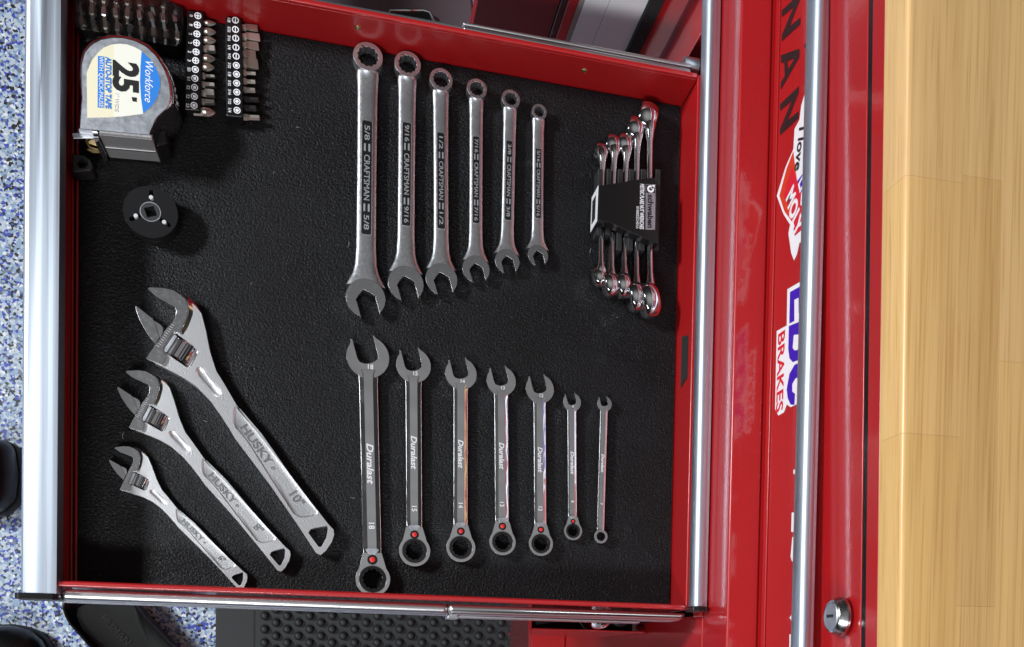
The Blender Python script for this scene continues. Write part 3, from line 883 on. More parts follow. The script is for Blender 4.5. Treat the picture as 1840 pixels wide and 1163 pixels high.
A_pan = ap([(421, 728), (432, 735), (470.6, 780), (520, 851), (571, 919), (570, 923), (562.8, 927), (543.5, 930), (535, 928), (527, 923), (485, 858), (444, 793), (423, 768), (418.5, 759), (418.5, 742)])
A_hole = ap([(553.5, 957), (557, 951), (563, 948.5), (587, 944.5), (589, 949), (586, 966), (577, 982), (572, 982)])
def capsule(p, q, r, n=8):
    d = Vector(q) - Vector(p); a = math.degrees(math.atan2(d.y, d.x))
    return arc(p[0], p[1], r, a + 90, a + 270, n) + arc(q[0], q[1], r, a - 90, a + 90, n)
_pq = ap([(360, 668), (389, 704)])
A_dish = capsule(_pq[0], _pq[1], .0043)
_v10 = U(600, 955, .011) - U(266, 519, .011)
def adjustable(label, size, tip, end):
    v = U(*end, .010) - U(*tip, .010)
    k = v.length / _v10.length; rz = math.atan2(v.y, v.x) - math.atan2(_v10.y, _v10.x)
    rel = U(266, 519, .011) - ADJ_B; rel.z = 0
    tp_ = U(*tip, .011 * k)
    base = Vector((tp_.x, tp_.y, 0)) - Matrix.Rotation(rz, 3, 'Z') @ rel * k
    t = thing('adjustable_wrench', label, 'adjustable wrench', (base.x, base.y, 0), rz, 'adjustable wrenches in the left of the drawer')
    t.scale = (k, k, k)
    b = fin('handle', prism(A_body, .0020, .0105, [A_cav, A_pan, A_hole, A_dish]), M['cast'], t, bevel=.0012, segs=3)
    dish(A_pan, .0102, .0013, b, 'sunk_panel', M['cast'], [(1.0, -.2), (.985, .1), (.965, .9), (.94, 1), (.4, 1)])
    dish(A_dish, .0102, .0030, b, 'thumb_groove', M['cast'], [(1, -.1), (.9, .35), (.7, .72), (.45, .93), (.15, 1)])
    j = fin('fixed_jaw', prism(A_jaw, .0005, .0128), M['ground'], t, bevel=.0004)
    _in = A_sho[-6:]
    fz = lambda x, y, z: (x, y, z if z < .01 else .0126 - .0062 * min(1, max(0, (min((Vector((x, y)) - Vector(q_)).length for q_ in _in) - .001) / .008)))
    fin('jaw_shoulder', prism(A_sho, .0015, .0122, f=fz), M['chrome'], t, bevel=.0005, segs=2)
    mj = fin('sliding_jaw', prism(A_mov, .0005, .0122), M['ground'], t, bevel=.0004)
    fin('jaw_root', prism(A_movs, .002, .0085), M['chrome'], mj, bevel=.001)
    # worm: ridged cylinder lying parallel to the slide
    a_, c_ = ap([(308, 642), (330, 608)]); a2, c2 = ap([(299.5, 635.5), (320, 603.5)])
    ax = (Vector(c_) - Vector(a_)); ang = math.atan2(ax.y, ax.x)
    cen = ap([(327, 630)])[0]; nr = 24; ln = .0165
    rings = []
    for z_, q_ in ((-ln / 2, .9), (-ln / 2 + .001, 1), (ln / 2 - .001, 1), (ln / 2, .9)):
        rings.append([(z_, (.0101 if i % 2 else .0080) * q_ * math.cos(2 * math.pi * i / (2 * nr)), (.0101 if i % 2 else .0080) * q_ * math.sin(2 * math.pi * i / (2 * nr)) * .8) for i in range(2 * nr)])
    w_ = fin('worm_screw', loft(rings), M['chrome'], t, loc=(cen[0], cen[1], .0052), rot=(0, 0, ang), ang=20)
    bm = box(-ln * .5, ln * .5, .0090, .0118, -.003, .0065)
    fin('jaw_rack', bm, M['dullchrome'], w_, bevel=.0003)
    # ruler marks
    bm = bmesh.new()
    for i in range(11):
        f = i / 10; u0, v0_ = 309 - 26 * f, 584 + 38 * f
        p0 = ap([(u0, v0_)])[0]; p1 = ap([(u0 + 4.2, v0_ + 2.8)])[0]
        dd = Vector((p1[0] - p0[0], p1[1] - p0[1])); nn_ = Vector((-dd.y, dd.x)).normalized() * .00012
        prism([(p0[0] + nn_.x, p0[1] + nn_.y), (p1[0] + nn_.x, p1[1] + nn_.y), (p1[0] - nn_.x, p1[1] - nn_.y), (p0[0] - nn_.x, p0[1] - nn_.y)], .0128, .0129, bm=bm)
    o_ = fin('ruler_marks', bm, M['etch'], j)
    o_['kind'] = 'stuff'
    # cast lettering
    p0, p1 = ap([(436, 764), (485, 832)]); dv = Vector(p1) - Vector(p0); an = math.atan2(dv.y, dv.x)
    c_ = ((p0[0] + p1[0]) / 2, (p0[1] + p1[1]) / 2)
    text('HUSKY', .0074, b, (c_[0], c_[1], .0089), (0, 0, an), M['etchdim'], .0006, bold=.015, width=dv.length)
    cx_, cy_ = ap([(490, 840)])[0]
    text('®', .0034, b, (cx_, cy_, .0089), (0, 0, an), M['etchdim'], .0004)
    cx_, cy_ = ap([(533, 895)])[0]
    text(size, .0085, b, (cx_, cy_, .0089), (0, 0, an), M['etchdim'], .0006, bold=.01)
    return t
adjustable('largest cast chrome adjustable wrench marked 10 inch, topmost of three', '10"', (266, 519), (600, 955))
adjustable('middle cast chrome adjustable wrench marked 8 inch, between two others', '8"', (225.7, 668.4), (522, 993))
adjustable('smallest cast chrome adjustable wrench marked 6 inch, by the drawer front corner', '6"', (205.6, 805.3), (445, 1034.5))

# =============================================================== flare nut wrenches in their black rack
rk = thing('wrench_rack', 'black plastic wrench rack with a white label, right side of the drawer', 'rack', U(1125, 380, 0))
RB = tuple(rk.location)
zr = .0275
tp_ = pxpoly([(1077, 333), (1100, 330), (1135, 324), (1177, 318), (1181, 330), (1184, 438), (1180, 438), (1150, 425), (1100, 402), (1085, 397), (1074, 398)], zr, RB)
rb_ = fin('rack_body', prism(tp_, .016, zr), M['plastic'], rk, bevel=.0008)
for xx in (1076, 1092, 1112, 1132, 1153, 1179):
    a, b = pxpoly([(xx - 2, 330)], .012, RB)[0], pxpoly([(xx + 2, 438 if xx > 1100 else 410)], .012, RB)[0]
    y0_ = a[1] + .012; y1_ = b[1] - .008
    fin('rack_rib', box(min(a[0], b[0]) - .0008, max(a[0], b[0]) + .0008, y1_, y0_, .0005, .016), M['plastic_rough'], rk, bevel=.0006)
lw = [U(*p, zr) for p in ((1076.5, 334), (1074, 398))]
le = thing_pts = None
bm = bmesh.new()
va = [bm.verts.new(((p - Vector(RB)).x - .0006, (p - Vector(RB)).y, z_)) for p, z_ in ((lw[0], zr), (lw[1], zr), (lw[1], .004), (lw[0], .004))]
vb = [bm.verts.new((v.co.x - .0004, v.co.y, v.co.z)) for v in va]
bm.faces.new(va); bm.faces.new(vb[::-1])
for i in range(4): bm.faces.new((va[i], vb[i], vb[(i + 1) % 4], va[(i + 1) % 4]))
bl2 = fin('barcode_label', bm, M['white'], rb_)
for i in range(16):
    f = .2 + .62 * i / 15
    p = lw[0].lerp(lw[1], f) - Vector(RB); h_ = .0006 if i % 3 else .0011
    fin('barcode_line', box(p.x - .0014, p.x - .0010, p.y - h_ / 2, p.y + h_ / 2, .009, .021), M['ink'], bl2)
dn = math.atan2((lw[1] - lw[0]).y, (lw[1] - lw[0]).x)
def rtop(name, pts, material, z): return fin(name, prism(pxpoly(pts, zr, RB), z, z + .0001), material, rb_)
pl_ = rtop('brand_plate', [(1160, 331), (1178, 332), (1177, 413), (1160, 413)], M['dullchrome'], zr)
fin('plate_ink', prism(pxpoly([(1161, 347), (1161, 332), (1177, 333), (1177, 347)], zr, RB), zr + .0001, zr + .0002), M['ink'], pl_)
c_ = pxpoly([(1169, 340)], zr, RB)[0]
bm = prism(circle(c_[0], c_[1], .0034, 20), zr + .0002, zr + .0003, [circle(c_[0], c_[1], .0016, 14)]); fin('ring_logo', bm, M['white'], pl_)
fin('ring_logo', prism(rotp([(0, 0), (.0018, .0042), (.004, .004), (.0034, .001)], 0, c_), zr + .0002, zr + .0003), M['white'], pl_)
p0, p1 = U(1169, 350, zr) - Vector(RB), U(1168.5, 410, zr) - Vector(RB); dv = p1 - p0; c_ = (p0 + p1) / 2
text('schwaben', .0056, pl_, (c_.x, c_.y, zr + .0002), (0, 0, math.atan2(dv.y, dv.x)), M['ink'], .00008, bold=.03, width=dv.length)
p0, p1 = U(1154, 331, zr) - Vector(RB), U(1153, 412, zr) - Vector(RB); dv = p1 - p0; c_ = (p0 + p1) / 2
text('METRIC FLARE NUT WRENCHES', .0042, rb_, (c_.x, c_.y, zr), (0, 0, math.atan2(dv.y, dv.x)), M['white'], .0001, bold=.02, width=dv.length)
p0, p1 = U(1146, 371, zr) - Vector(RB), U(1145, 411, zr) - Vector(RB); dv = p1 - p0; c_ = (p0 + p1) / 2
text('010005SCH01A', .0026, rb_, (c_.x, c_.y, zr), (0, 0, math.atan2(dv.y, dv.x)), M['white'], .0001, width=dv.length)

FL = [  # upper head px, lower head px, head scale
    ((1084, 266), (1081, 494), .62), ((1105, 256), (1099, 509), .78), ((1126, 256), (1122, 511), .82), ((1145, 230), (1144, 533), .95), ((1166, 210), (1167, 541), 1.12)]
FLB = ['smallest flare nut wrench standing on edge, leftmost in the black rack', 'second smallest flare nut wrench on edge in the rack', 'middle flare nut wrench of five standing on edge in the rack', 'second largest flare nut wrench standing on edge in the rack', 'largest flare nut wrench standing on edge, rightmost in the rack']
for (ua, ub, k), lab in zip(FL, FLB):
    A = U(*ua, .014); B = U(*ub, .014); A.z = B.z = 0
    d = B - A; L = d.length
    t = thing('flare_nut_wrench', lab, 'wrench', A, math.atan2(d.y, d.x) + math.pi / 2, 'flare nut wrenches in the black rack')
    rh = .0112 * k; zc = max(rh + .0008, .011)
    hw = .0033 * (.6 + .4 * k)
    ys = [0, -rh * .7, -rh * 1.3, -rh * 2.0, -L * .3, -L * .7, -L + rh * 2.0, -L + rh * 1.3, -L + rh * .7, -L]
    ws = [2.0, 1.9, 1.35, 1.0, .9, .9, 1.0, 1.35, 1.9, 2.0]
    hs_ = [.5, .7, .62, .48, .40, .40, .48, .62, .7, .5]
    bm = loft([oval(0, y, zc, hw * w, rh * h, 18, 2.6) for y, w, h in zip(ys, ws, hs_)])
    fin('shank', bm, M['chrome'], t, ang=50)
    for y_, sg in ((0, 1), (-L, -1)):
        th_ = (.0056 * k + .0014) * 1.12; rh = .0112 * k * (1.15 if sg > 0 else 1.40)
        # ring on edge: rounded, with a hex bore and a slot to the outside
        ri, ro = rh * .62, rh
        bm = lathe([(ri, -th_), (ro * .80, -th_), (ro * .93, -th_ * .72), (ro, -th_ * .1), (ro * .96, th_ * .5), (ro * .84, th_ * .9), (ro * .74, th_), (ri, th_), (ri, -th_)], 26, axis='x')
        bmesh.ops.remove_doubles(bm, verts=bm.verts, dist=1e-7)
        fin('flare_end', bm, M['ground'] if False else M['chrome'], t, loc=(-.0012 * k, y_, rh * .78 + .0008), rot=(0, 0, R(-14 * sg)), ang=50).scale = (1, 1, .78)

# =============================================================== tape measure
tb = U(225, 190, 0); TB = tuple(tb)
tm = thing('tape_measure', 'silver 25 foot tape measure with cream and blue label in the corner', 'tape measure', tb)
zT = .042
f1 = 3.634
def z1(pts): return [(x / f1, y / f1) for x, y in pts]
face = [(525, 840), (528, 780), (540, 640), (534, 500), (536, 420), (556, 345), (600, 292), (660, 262), (730, 248), (800, 250), (880, 268), (960, 310), (1020, 370), (1070, 450), (1102, 540), (1112, 640), (1095, 700), (1060, 730), (1020, 765), (990, 815), (968, 880), (650, 850)]
outer_ = [(512, 850), (522, 640), (508, 480), (512, 400), (530, 330), (575, 268), (640, 235), (720, 222), (810, 226), (900, 248), (985, 290), (1055, 360), (1110, 450), (1145, 550), (1158, 650), (1150, 710), (1095, 760), (1050, 800), (1020, 850), (1000, 900), (650, 868)]
po = pxpoly(z1(outer_), .034, TB); pf = pxpoly(z1(face), zT, TB)
def resample(pts, n=72):
    P = [Vector(p) for p in pts]; P.append(P[0]); ds = [0]
    for a, b in zip(P, P[1:]): ds.append(ds[-1] + (b - a).length)
    out = []
    for i in range(n):
        t = ds[-1] * i / n
        j = max(q for q in range(len(ds)) if ds[q] <= t); j = min(j, len(P) - 2)
        f = (t - ds[j]) / max(1e-9, ds[j + 1] - ds[j]); v = P[j].lerp(P[j + 1], f); out.append((v.x, v.y))
    return out
ro_, rf_ = resample(po), resample(pf)
mix = lambda f: [(a[0] * (1 - f) + b[0] * f, a[1] * (1 - f) + b[1] * f) for a, b in zip(ro_, rf_)]
def ringz(p, z): return [(x, y, z) for x, y in p]
bm = loft([ringz(mix(.45), .001), ringz(mix(.1), .004), ringz(ro_, .010), ringz(ro_, .031), ringz(mix(.25), .0365), ringz(mix(.6), .0398), ringz(mix(.9), .0413), ringz(rf_, .0415)])
cs = fin('case', bm, M['chrome'], tm, ang=40)
fin('face_plate', prism(rf_, .0414, zT), M['dullchrome'], tm, bevel=.0003)
lab_ = [(566, 480), (568, 600), (570, 770), (700, 768), (800, 762), (935, 745), (990, 700), (1030, 640), (1050, 560), (1045, 500), (1010, 425), (970, 375), (925, 335), (880, 310), (830, 292), (780, 287), (730, 292), (680, 312), (640, 345), (600, 395)]
lb_ = fin('label', prism(pxpoly(z1(lab_), zT, TB), zT, zT + .0002), M['cream'], tm)
fin('painted_label_glare', prism(pxpoly(z1([(745, 291), (780, 287), (830, 292), (880, 310), (925, 335), (915, 540), (935, 745), (800, 762), (745, 765)]), zT, TB), zT + .0002, zT + .00026), M['cream_glare'], lb_)  # paler cream paints the bright glare across part of the label
fin('blue_segment', prism(pxpoly(z1([(925, 337), (970, 377), (1008, 427), (1043, 500), (1048, 560), (1028, 640), (988, 699), (935, 743), (921, 640), (915, 540), (918, 430)]), zT, TB), zT + .0003, zT + .0004), M['blue'], lb_)
fin('blue_strip', prism(pxpoly(z1([(640, 368), (682, 372), (680, 706), (638, 704)]), zT, TB), zT + .0003, zT + .0004), M['blue'], lb_)
def tt(s, a, b, size_px, material, z=zT + .0004, **k):
    p0, p1 = U(a[0] / f1, a[1] / f1, zT) - tb, U(b[0] / f1, b[1] / f1, zT) - tb; dv = p1 - p0; c = (p0 + p1) / 2
    text(s, size_px / f1 * px2m(a) * .955, lb_, (c.x, c.y, z), (0, 0, math.atan2(dv.y, dv.x)), material, .00008, width=dv.length, **k)
tt('25', (822, 405), (822, 605), 146, M['ink'], bold=.045)
fin('lettering', prism(pxpoly(z1([(860, 637), (894, 640), (893, 668), (866, 664)]), zT, TB), zT + .0004, zT + .0005), M['ink'], lb_)
tt('AUTO-STOP TAPE', (708, 375), (708, 712), 34, M['blue'], bold=.04)
tt('WITH QUICK-PAUSE', (660, 374), (659, 702), 30, M['white'], zT + .0005)
tt('1" WIDE', (765, 614), (762, 732), 22, M['greyink'])
tt('Workforce', (975, 405), (972, 672), 42, M['white'], zT + .0005, shear=.3)
# mouth plate, hook, black foot
ma, mb = U(650 / f1, 868 / f1, .034) - tb, U(1000 / f1, 900 / f1, .034) - tb
dm = (mb - ma).normalized(); nm = Vector((dm.y, -dm.x, 0))
def mp(x, n): p = ma + dm * x + nm * n; return (p.x, p.y)
wl = (mb - ma).length
bm = prism([mp(0, -.002), mp(wl, -.002), mp(wl, .0035), mp(0, .0035)], .002, .0375); plt = fin('mouth_plate', bm, M['worn'], tm, bevel=.0008)
fin('plate_rib', prism([mp(.001, .0036), mp(wl - .001, .0036), mp(wl - .001, .0043), mp(.001, .0043)], .018, .0195), M['chrome'], plt)
bm = prism([mp(wl + .0003, -.008), mp(wl + .009, -.012), mp(wl + .010, .000), mp(wl + .0003, .0032)], .001, .026); fin('black_foot', bm, M['plastic'], tm, bevel=.002)
ha = [(470, 872), (520, 868), (620, 872), (640, 900), (600, 905), (480, 905)]
hk = fin('tape_hook', prism(pxpoly(z1(ha), .030, TB), .029, .0302), M['dullchrome'], tm, bevel=.0003)
bm = prism(pxpoly(z1([(612, 862), (650, 866), (668, 960), (640, 975)]), .026, TB), .004, .036); fin('hook_stop', bm, M['chrome'], hk, bevel=.001)
bm = tube([tuple(U(u / f1, v / f1, .022) - tb) for u, v in ((640, 905), (600, 890), (570, 895), (565, 925), (590, 965), (640, 980))], .0011, 8); fin('hook_wire', bm, M['brass'], hk)
bm = prism(pxpoly(z1([(560, 965), (640, 960), (675, 992), (600, 990)]), .012, TB), .008, .010); fin('hook_tooth', bm, M['brass'], hk)

# =============================================================== disc tool
dz = .0175
dc = U(270.5, 381, dz); dc.z = 0
dt = thing('caliper_disc_tool', 'round black drive disc with three pale pins and a square hole', 'disc tool', dc)
rd = 50 * px2m((270, 381)) * .965
sl = []
for a in (90, 210, 330):
    a = a - 2
    sl.append(capsule((rd * .49 * math.cos(R(a)), rd * .49 * math.sin(R(a))), (rd * .78 * math.cos(R(a)), rd * .78 * math.sin(R(a))), rd * .085, 6))
sq = rotp([(-rd * .19, -rd * .19), (rd * .19, -rd * .19), (rd * .19, rd * .19), (-rd * .19, rd * .19)], R(20))
bodyd = fin('disc_top', prism(circle(0, 0, rd, 56), .0095, dz, sl + [circle(0, 0, rd * .36, 28)]), M['black_ox'], dt, bevel=.0005)
fin('disc_base', prism(circle(0, 0, rd * .96, 56), .0005, .0070), M['black_ox'], dt, bevel=.0008)
fin('disc_waist', prism(circle(0, 0, rd * .84, 40), .0068, .0097), M['plastic'], dt)
fin('hub', prism(circle(0, 0, rd * .345, 28), .0097, dz + .0003, [sq]), M['dullchrome'], dt).data.materials[0] = mat('hub_steel', (.16, .16, .165), .3, .9)
fin('hub_rim', tube([(x, y, dz + .0002) for x, y in circle(0, 0, rd * .37, 28)], .0004, 6, cyc=True), M['dullchrome'], dt)
for (a, r_) in ((90, .57), (205, .57), (329, .60)):
    a -= 2
    fin('pin', lathe([(.0018, .0), (.0018, dz - .0095), (.0015, dz - .009), (0, dz - .009)], 16), M['screw'], dt, loc=(rd * r_ * math.cos(R(a)), rd * r_ * math.sin(R(a)), .0097))

# black corner block
cb_ = thing('corner_bracket', 'small matt black block with a round hole against the drawer front', 'bracket', U(148, 300, 0))
CBB = tuple(cb_.location)
fin('block', prism(pxpoly([(129, 275), (150, 279), (163, 288), (166, 300), (164, 306), (129, 310)], .016, CBB), .0005, .016, [pxpoly([(148 + 9 * math.cos(t * .45), 293 + 9 * math.sin(t * .45)) for t in range(14)], .016, CBB)]), M['plastic_rough'], cb_, bevel=.001)
c_ = pxpoly([(148, 293)], .010, CBB)[0]
fin('hole_insert', prism(circle(c_[0], c_[1], .0036, 16), .001, .009, [circle(c_[0], c_[1], .0018, 12)]), M['plastic'], cb_, bevel=.0004)

# =============================================================== bit holders and bits
def holder(label, poly, z, circ, texts, bits, kinds, marks, left_texts_u, fs):
    base = U(poly[0][0], poly[0][1] + 90, 0); B_ = tuple(base)
    t = thing('bit_holder', label, 'bit holder', base, 0, 'bit strips beside the tape measure')
    hb = fin('holder_bar', prism(pxpoly(poly, z, B_), .0005, z), M['plastic'], t, bevel=.0012, segs=3)
    for (u, v), sname in zip(circ, kinds):
        c = pxpoly([(u, v)], z, B_)[0]; r = .0028
        bm = prism(circle(c[0], c[1], r, 18), z, z + .0001, [circle(c[0], c[1], r * .72, 16)])
        ic = fin('bit_icon', bm, M['white'], t)
        if sname == '+':
            a = .0019; b = .00045
            fin('icon_mark', prism([(c[0] - b, c[1] - a), (c[0] + b, c[1] - a), (c[0] + b, c[1] - b), (c[0] + a, c[1] - b), (c[0] + a, c[1] + b), (c[0] + b, c[1] + b), (c[0] + b, c[1] + a), (c[0] - b, c[1] + a), (c[0] - b, c[1] + b), (c[0] - a, c[1] + b), (c[0] - a, c[1] - b), (c[0] - b, c[1] - b)], z, z + .0001), M['white'], ic)
        elif sname == '-':
            fin('icon_mark', prism([(c[0] - .0004, c[1] - .0021), (c[0] + .0004, c[1] - .0021), (c[0] + .0004, c[1] + .0021), (c[0] - .0004, c[1] + .0021)], z, z + .0001), M['white'], ic)
        elif sname == 's':
            fin('icon_mark', prism(rotp([(-.0011, -.0011), (.0011, -.0011), (.0011, .0011), (-.0011, .0011)], .2, c), z, z + .0001), M['white'], ic)
        else:
            fin('icon_mark', prism(circle(c[0], c[1], .0015, 6), z, z + .0001), M['white'], ic)
    for (u, v), s_t in zip(circ, texts):
        c = pxpoly([(left_texts_u(v), v)], z, B_)[0]
        text(s_t, .0026 if len(s_t) < 4 else .0023, t, (c[0], c[1], z), (0, 0, -math.pi / 2), M['white'], .00008, bold=.01, width=fs * len(s_t))
    return t
c1_ = [(355.5, 28.5), (354.5, 45), (353.8, 61.2), (353, 77.2), (352.3, 93.4), (351.5, 109), (350.8, 125), (350, 141.2), (349.6, 157.4), (349, 173.4), (348.6, 189.5)]
holder('black bit strip with numbered phillips and square symbols, left of two', [(336, 18), (366.5, 21), (363, 120), (360.5, 199), (332, 197), (333, 110)], .0135, c1_, ['0', '1', '2', '2', '2', '3', 'S0', 'S1', 'S2', 'S2', 'S3'], None, '++++++sssss', None, lambda v: 343.5 - (v - 28) * .04, .0016)
c2_ = [(423, 36.5), (423, 53.2), (423.5, 69), (424, 85.5), (424.3, 101.2), (424.7, 117.8), (425, 133.6), (425.2, 149.7), (425.5, 165.8), (425.8, 182.4), (426, 198.4)]
holder('black bit strip with slotted and hex symbols, right of two', [(405, 29.5), (434, 31.5), (436.5, 120), (436.5, 211), (406.5, 208.5), (405.5, 120)], .0135, c2_, ['1/8', '5/32', '3/16', '1/4', '9/32', '3/32', '1/8', '5/32', '3/16', '7/32', '1/4'], None, '-----hhhhhh', None, lambda v: 411.5 + (v - 36) * .008, .00115)

def bit(kind, u0, v, u1, label, material, w=.0027):
    z = .0070
    A = U(u0, v, z); B = U(u1, v + 1.5, z)
    d = B - A; L = d.length
    t = thing('driver_bit', label, 'driver bit', (A.x, A.y, 0), math.atan2(d.y, d.x), 'driver bits standing out of the two strips')
    # hex root inside the strip
    def hexr(x, r, a=0): return [(x, r * math.cos(R(60 * i + a)), z + r * math.sin(R(60 * i + a))) for i in range(6)]
    if kind == 'ph':
        rings = [hexr(-.006, w * 1.1), hexr(L * .15, w * 1.1)]
        fin('bit_shank', loft(rings), material, t)
        rr_ = []
        for x, r, c in ((L * .14, w * 1.02, .98), (L * .35, w * 1.12, .85), (L * .62, w * .98, .62), (L * .85, w * .55, .6), (L, w * .12, .7)):
            rr_.append([(x, (r if i % 3 == 0 else r * c) * math.cos(R(30 * i + 15)), z + (r if i % 3 == 0 else r * c) * math.sin(R(30 * i + 15))) for i in range(12)])
        fin('bit_tip', loft(rr_), material, t, ang=20)
    elif kind == 'sl':
        fin('bit_shank', loft([hexr(-.006, w * 1.1), hexr(L * .22, w * 1.1)]), material, t)
        fin('bit_tip', loft([[(L * .2, w * .95, z - w * .9), (L * .2, w * .95, z + w * .9), (L * .2, -w * .95, z + w * .9), (L * .2, -w * .95, z - w * .9)],
                             [(L * .55, w * 1.15, z - w * .55), (L * .55, w * 1.15, z + w * .55), (L * .55, -w * 1.15, z + w * .55), (L * .55, -w * 1.15, z - w * .55)],
                             [(L, w * 1.2, z - w * .15), (L, w * 1.2, z + w * .15), (L, -w * 1.2, z + w * .15), (L, -w * 1.2, z - w * .15)]]), material, t, ang=15, bevel=.0002)
    else:
        k_ = w / .0027
        fin('bit_shank', loft([hexr(-.006, .0028), hexr(L * .22, .0028), hexr(L * .34, w * .95)]), material, t, ang=15)
        if kind == 'sq':
            q_ = w * .8
            rings = [[(x, sy * q_ * s_, z + sz * q_ * s_) for sy, sz in ((1, 1), (-1, 1), (-1, -1), (1, -1))] for x, s_ in ((L * .3, 1), (L * .95, .95), (L, .8))]
        else:
            rings = [hexr(L * .3, w * .85), hexr(L * .96, w * .82), hexr(L, w * .66)]
        fin('bit_tip', loft(rings), material, t, ang=15)
nm1 = ['0', '1', '2', '2', '2', '3']
vs1 = [41, 56.5, 72, 88, 104.5, 120, 136.5, 152, 167.5, 183, 201]
kd1 = ['ph', 'ph', 'ph', 'sq', 'ph', 'ph', 'sq', 'sq', 'sq', 'sq', 'ph']
ln1 = [388, 388, 388, 387, 387, 385, 386, 386, 385.5, 385.5, 387]
wd1 = [.0021, .0027, .0028, .0029, .0029, .003, .0013, .0018, .0032, .0021, .0032]
ORD = ['first', 'second', 'third', 'fourth', 'fifth', 'sixth', 'seventh', 'eighth', 'ninth', 'tenth', 'last']
mt1 = ['bit_pale', 'bit_pale', 'bit_pale', 'bit_pale', 'bit', 'bit_pale', 'bit_pale', 'bit_pale', 'bit_pale', 'bit', 'bit_pale']
for i in range(11):
    kn = {'ph': 'pointed cross-tipped', 'sq': 'straight square-tipped', 'sl': 'flat slotted', 'hx': 'straight hex-tipped'}
    bit(kd1[i], 364.5 - i * .35, vs1[i], ln1[i], '%s steel bit, %s from the top of the left strip' % (kn[kd1[i]], ORD[i]), M[mt1[i]], wd1[i])
vs2 = [50, 66.5, 82.5, 98.5, 115, 131, 146, 161.5, 178.5, 194, 210.5]
kd2 = ['sl'] * 5 + ['hx'] * 6
ln2 = [463, 467, 465, 460, 464, 460, 459, 459, 465, 461, 467]
wd2 = [.0024, .0027, .0029, .0032, .0035, .0017, .0021, .0026, .0026, .0030, .0027]
mt2 = ['bit', 'bit_pale', 'bit', 'bit', 'bit', 'bit_pale', 'bit_pale', 'bit', 'bit_dark', 'bit_dark', 'bit']
for i in range(11):
    bit(kd2[i], 435.5 + i * .1, vs2[i], ln2[i], '%s%s bit, %s from the top of the right strip' % ('dark ' if mt2[i] == 'bit_dark' else '', kn[kd2[i]], ORD[i]), M[mt2[i]], wd2[i])

# smoky bit case with loose bits inside
CB = U(230, 40, 0); CBt = tuple(CB)
bc = thing('bit_case', 'smoky clear plastic case of small bits in the top left corner', 'bit case', CB)
case_px = [(134, -40), (134, 45), (142, 52), (160, 54), (180, 57), (215, 63), (250, 70), (270, 75), (300, 80), (318, 82), (327, 74), (330, 40), (328, 15), (300, 0), (270, -10), (240, -30)]
cpz = pxpoly(case_px, .018, CBt)
fin('case_base', prism(cpz, .0005, .0022), M['plastic'], bc, bevel=.0004)
lid = fin('case_lid', prism(cpz, .0168, .0180), M['smoke'], bc, bevel=.0005)
cx_, cy_ = sum(p[0] for p in cpz) / len(cpz), sum(p[1] for p in cpz) / len(cpz)
inn = [(cx_ + (p[0] - cx_) * .965, cy_ + (p[1] - cy_) * .965) for p in cpz]
fin('case_side', prism(cpz, .0023, .0166, [inn]), M['smoke'], bc)
rows = [(9, 143, -6, 21.4, 1.9), (9, 143, 17, 21.4, 2.1), (9, 146, 37, 21.6, 3.2)]
n_ = 0
for r_i, (n, u0, v0, du, dv) in enumerate(rows):
    for i in range(n):
        u, v = u0 + du * i, v0 + dv * i + (2 if r_i == 2 else 0)
        p = U(u, v, .009)
        t = thing('loose_bit', 'small steel bit %s inside the smoky plastic case' % ('row nearest the tape measure' if r_i == 2 else 'in a rear row'), 'driver bit', (p.x, p.y, .0026), R(-84 + random.uniform(-9, 9)), 'bits inside the smoky case')
        t['label'] = '%s small bit from the left in the %s row inside the smoky case' % (['leftmost', 'second', 'third', 'fourth', 'fifth', 'sixth', 'seventh', 'eighth', 'rightmost'][i], ['back', 'middle', 'front'][r_i])
        hx = lambda x, r: [(x, r * math.cos(R(60 * q_)), .0035 + r * math.sin(R(60 * q_))) for q_ in range(6)]
        fin('bit_shank', loft([hx(-.004, .0033), hx(.002, .0033), hx(.003, .0024)]), M['bit_pale'] if (i * 7 + r_i) % 3 else M['chrome'], t, ang=15)
        w = random.uniform(.0015, .0026)
        if i > 5: fin('bit_tip', loft([hx(.0028, w), [(q_[0], q_[1] * .9, .0035 + (q_[2] - .0035) * .2) for q_ in hx(.0085, w * 1.2)]]), M['chrome'], t, ang=15)
        else: fin('bit_tip', loft([hx(.0028, w), hx(.0065, w * .9), hx(.0078, w * .4)]), M['bit_pale'], t, ang=15)

# =============================================================== below: mat, shoes
mz = FZ + .012
mat_ = thing('floor_mat', 'black rubber anti-fatigue mat with rows of round bumps', 'mat', U(670, 1160, FZ))
MB_ = tuple(mat_.location)
mp_ = pxpoly([(388, 1040), (940, 1040), (946, 1300), (386, 1300)], mz, MB_)
fin('mat_sheet', prism(mp_, .001, .012), M['rubber'], mat_, bevel=.001)
a, b, c, d = pxpoly([(456, 1050), (459, 1050), (457, 1300), (454, 1300)], mz, MB_)
fin('mat_seam', prism([a, b, c, d], .0119, .0124), M['dark'], mat_)
prof = [(.0066, 0), (.0064, .0025), (.0056, .0055), (.0038, .0078), (.0018, .0086), (0, .0088)]
bm = lathe(prof, 12); proto = fin('bump', bm, M['rubber'], mat_)
me_ = proto.data; bpy.data.objects.remove(proto)
p0 = U(470, 1098, mz); sxm = (U(480, 1098, mz) - U(470, 1098, mz)).length / 10
for i in range(25):
    for j in range(9):
        u = 476 + 20.2 * i; v = 1083 + 24 * j + (12 if i % 2 else 0)
        if u > 938: continue
        p = U(u + (v - 1083) * -.01, v, mz)
        o = bpy.data.objects.new('bump', me_); COL.objects.link(o); o.parent = mat_
        o.location = (p.x - MB_[0], p.y - MB_[1], .0120)

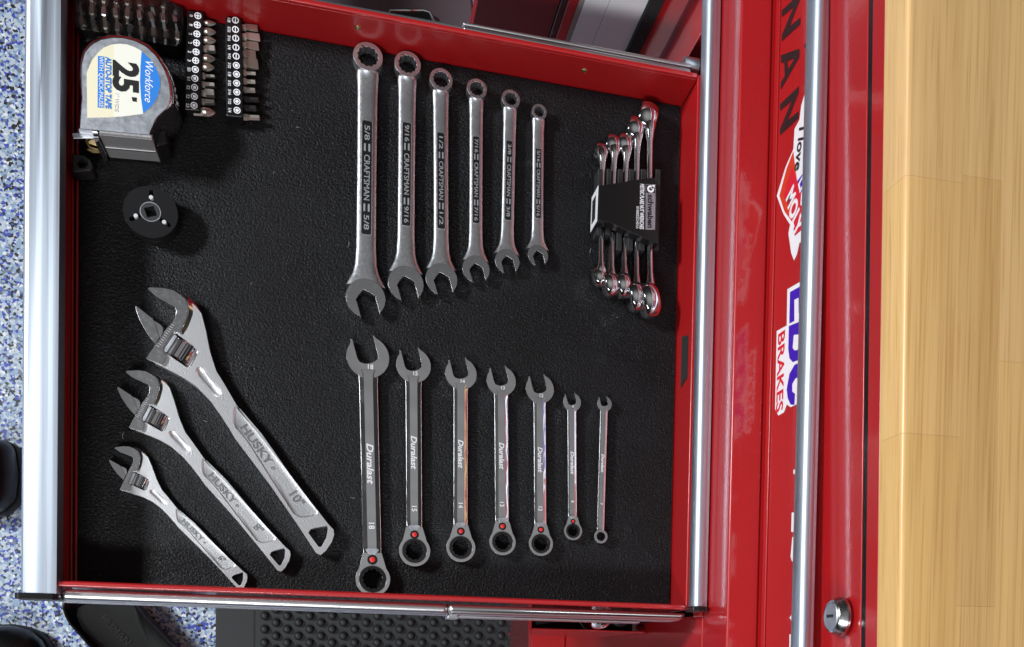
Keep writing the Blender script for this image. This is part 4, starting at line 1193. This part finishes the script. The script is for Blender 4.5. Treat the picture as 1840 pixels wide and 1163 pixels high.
def footbed(label, px, z, cat='shoe'):
    base = U(px[0][0], px[0][1], FZ); B_ = tuple(base)
    t = thing('slip_on_shoe', label, cat, base)
    pts = resample(pxpoly(px, FZ + z, B_), 60)
    cx = sum(p[0] for p in pts) / len(pts); cy = sum(p[1] for p in pts) / len(pts)
    s = lambda f, zz: [(cx + (p[0] - cx) * f, cy + (p[1] - cy) * f, zz) for p in pts]
    fin('sole', loft([s(1.0, .002), s(1.03, .012), s(1.02, .03), s(.99, z - .005), s(.97, z), s(.94, z + .001), s(.915, z - .003)], closed=False), M['shoe'], t)
    fin('rim', tube([(p[0], p[1], p[2]) for p in s(.955, z + .001)], .0018, 8, cyc=True), M['plastic'], t)
    bm = loft([s(.92, z - .003), s(.86, z - .016), s(.6, z - .020), s(.2, z - .021)], closed=False)
    bm.verts.ensure_lookup_table(); n = len(pts); bm.faces.new([bm.verts[len(bm.verts) - n + i] for i in range(n)])
    fin('footbed', bm, M['shoe'], t)
    return t, B_
t, B_ = footbed('glossy black slip-on shoe with lettered insole below the drawer runner', [(110, 1072), (106, 1092), (118, 1115), (140, 1140), (170, 1175), (230, 1240), (330, 1330), (420, 1370), (450, 1340), (420, 1280), (350, 1200), (300, 1150), (262, 1110), (238, 1080), (225, 1055), (150, 1050)], .055)
p0, p1 = U(185, 1108, FZ + .036), U(232, 1156, FZ + .036); dv = p1 - p0; c = (p0 + p1) / 2 - Vector(B_)
text('HUMAN', .010, t, (c.x, c.y, .0362), (0, 0, math.atan2(dv.y, dv.x)), M['felt'], .0004, width=dv.length)
def toe(label, px, z):
    base = U(px[0][0], px[0][1], FZ); B_ = tuple(base)
    t = thing('black_shoe', label, 'shoe', base, 0, 'the two black shoes at the left edge')
    pts = resample(pxpoly(px, FZ + z * .6, B_), 48)
    cx = sum(p[0] for p in pts) / len(pts); cy = sum(p[1] for p in pts) / len(pts)
    s = lambda f, zz: [(cx + (p[0] - cx) * f, cy + (p[1] - cy) * f, zz) for p in pts]
    fin('sole', loft([s(.98, .001), s(1.02, .006), s(1.02, .020), s(.99, .024)]), M['rubber'], t)
    bm = loft([s(.97, .0242), s(.98, .035), s(.92, .05), s(.78, z - .012), s(.55, z - .003), s(.2, z)])
    fin('upper', bm, M['shoe'], t)
    fin('welt', tube(s(.985, .0255), .002, 6, cyc=True), M['shoe'], t)
toe('black shoe toe showing left of the drawer handle', [(-130, 800), (-40, 790), (5, 786), (22, 800), (29, 850), (24, 895), (0, 918), (-50, 925), (-140, 915)], .075)
toe('black shoe toe in the bottom left corner of the picture', [(-150, 1130), (-40, 1124), (20, 1122), (50, 1130), (72, 1148), (86, 1175), (90, 1200), (70, 1235), (0, 1262), (-150, 1250)], .075)
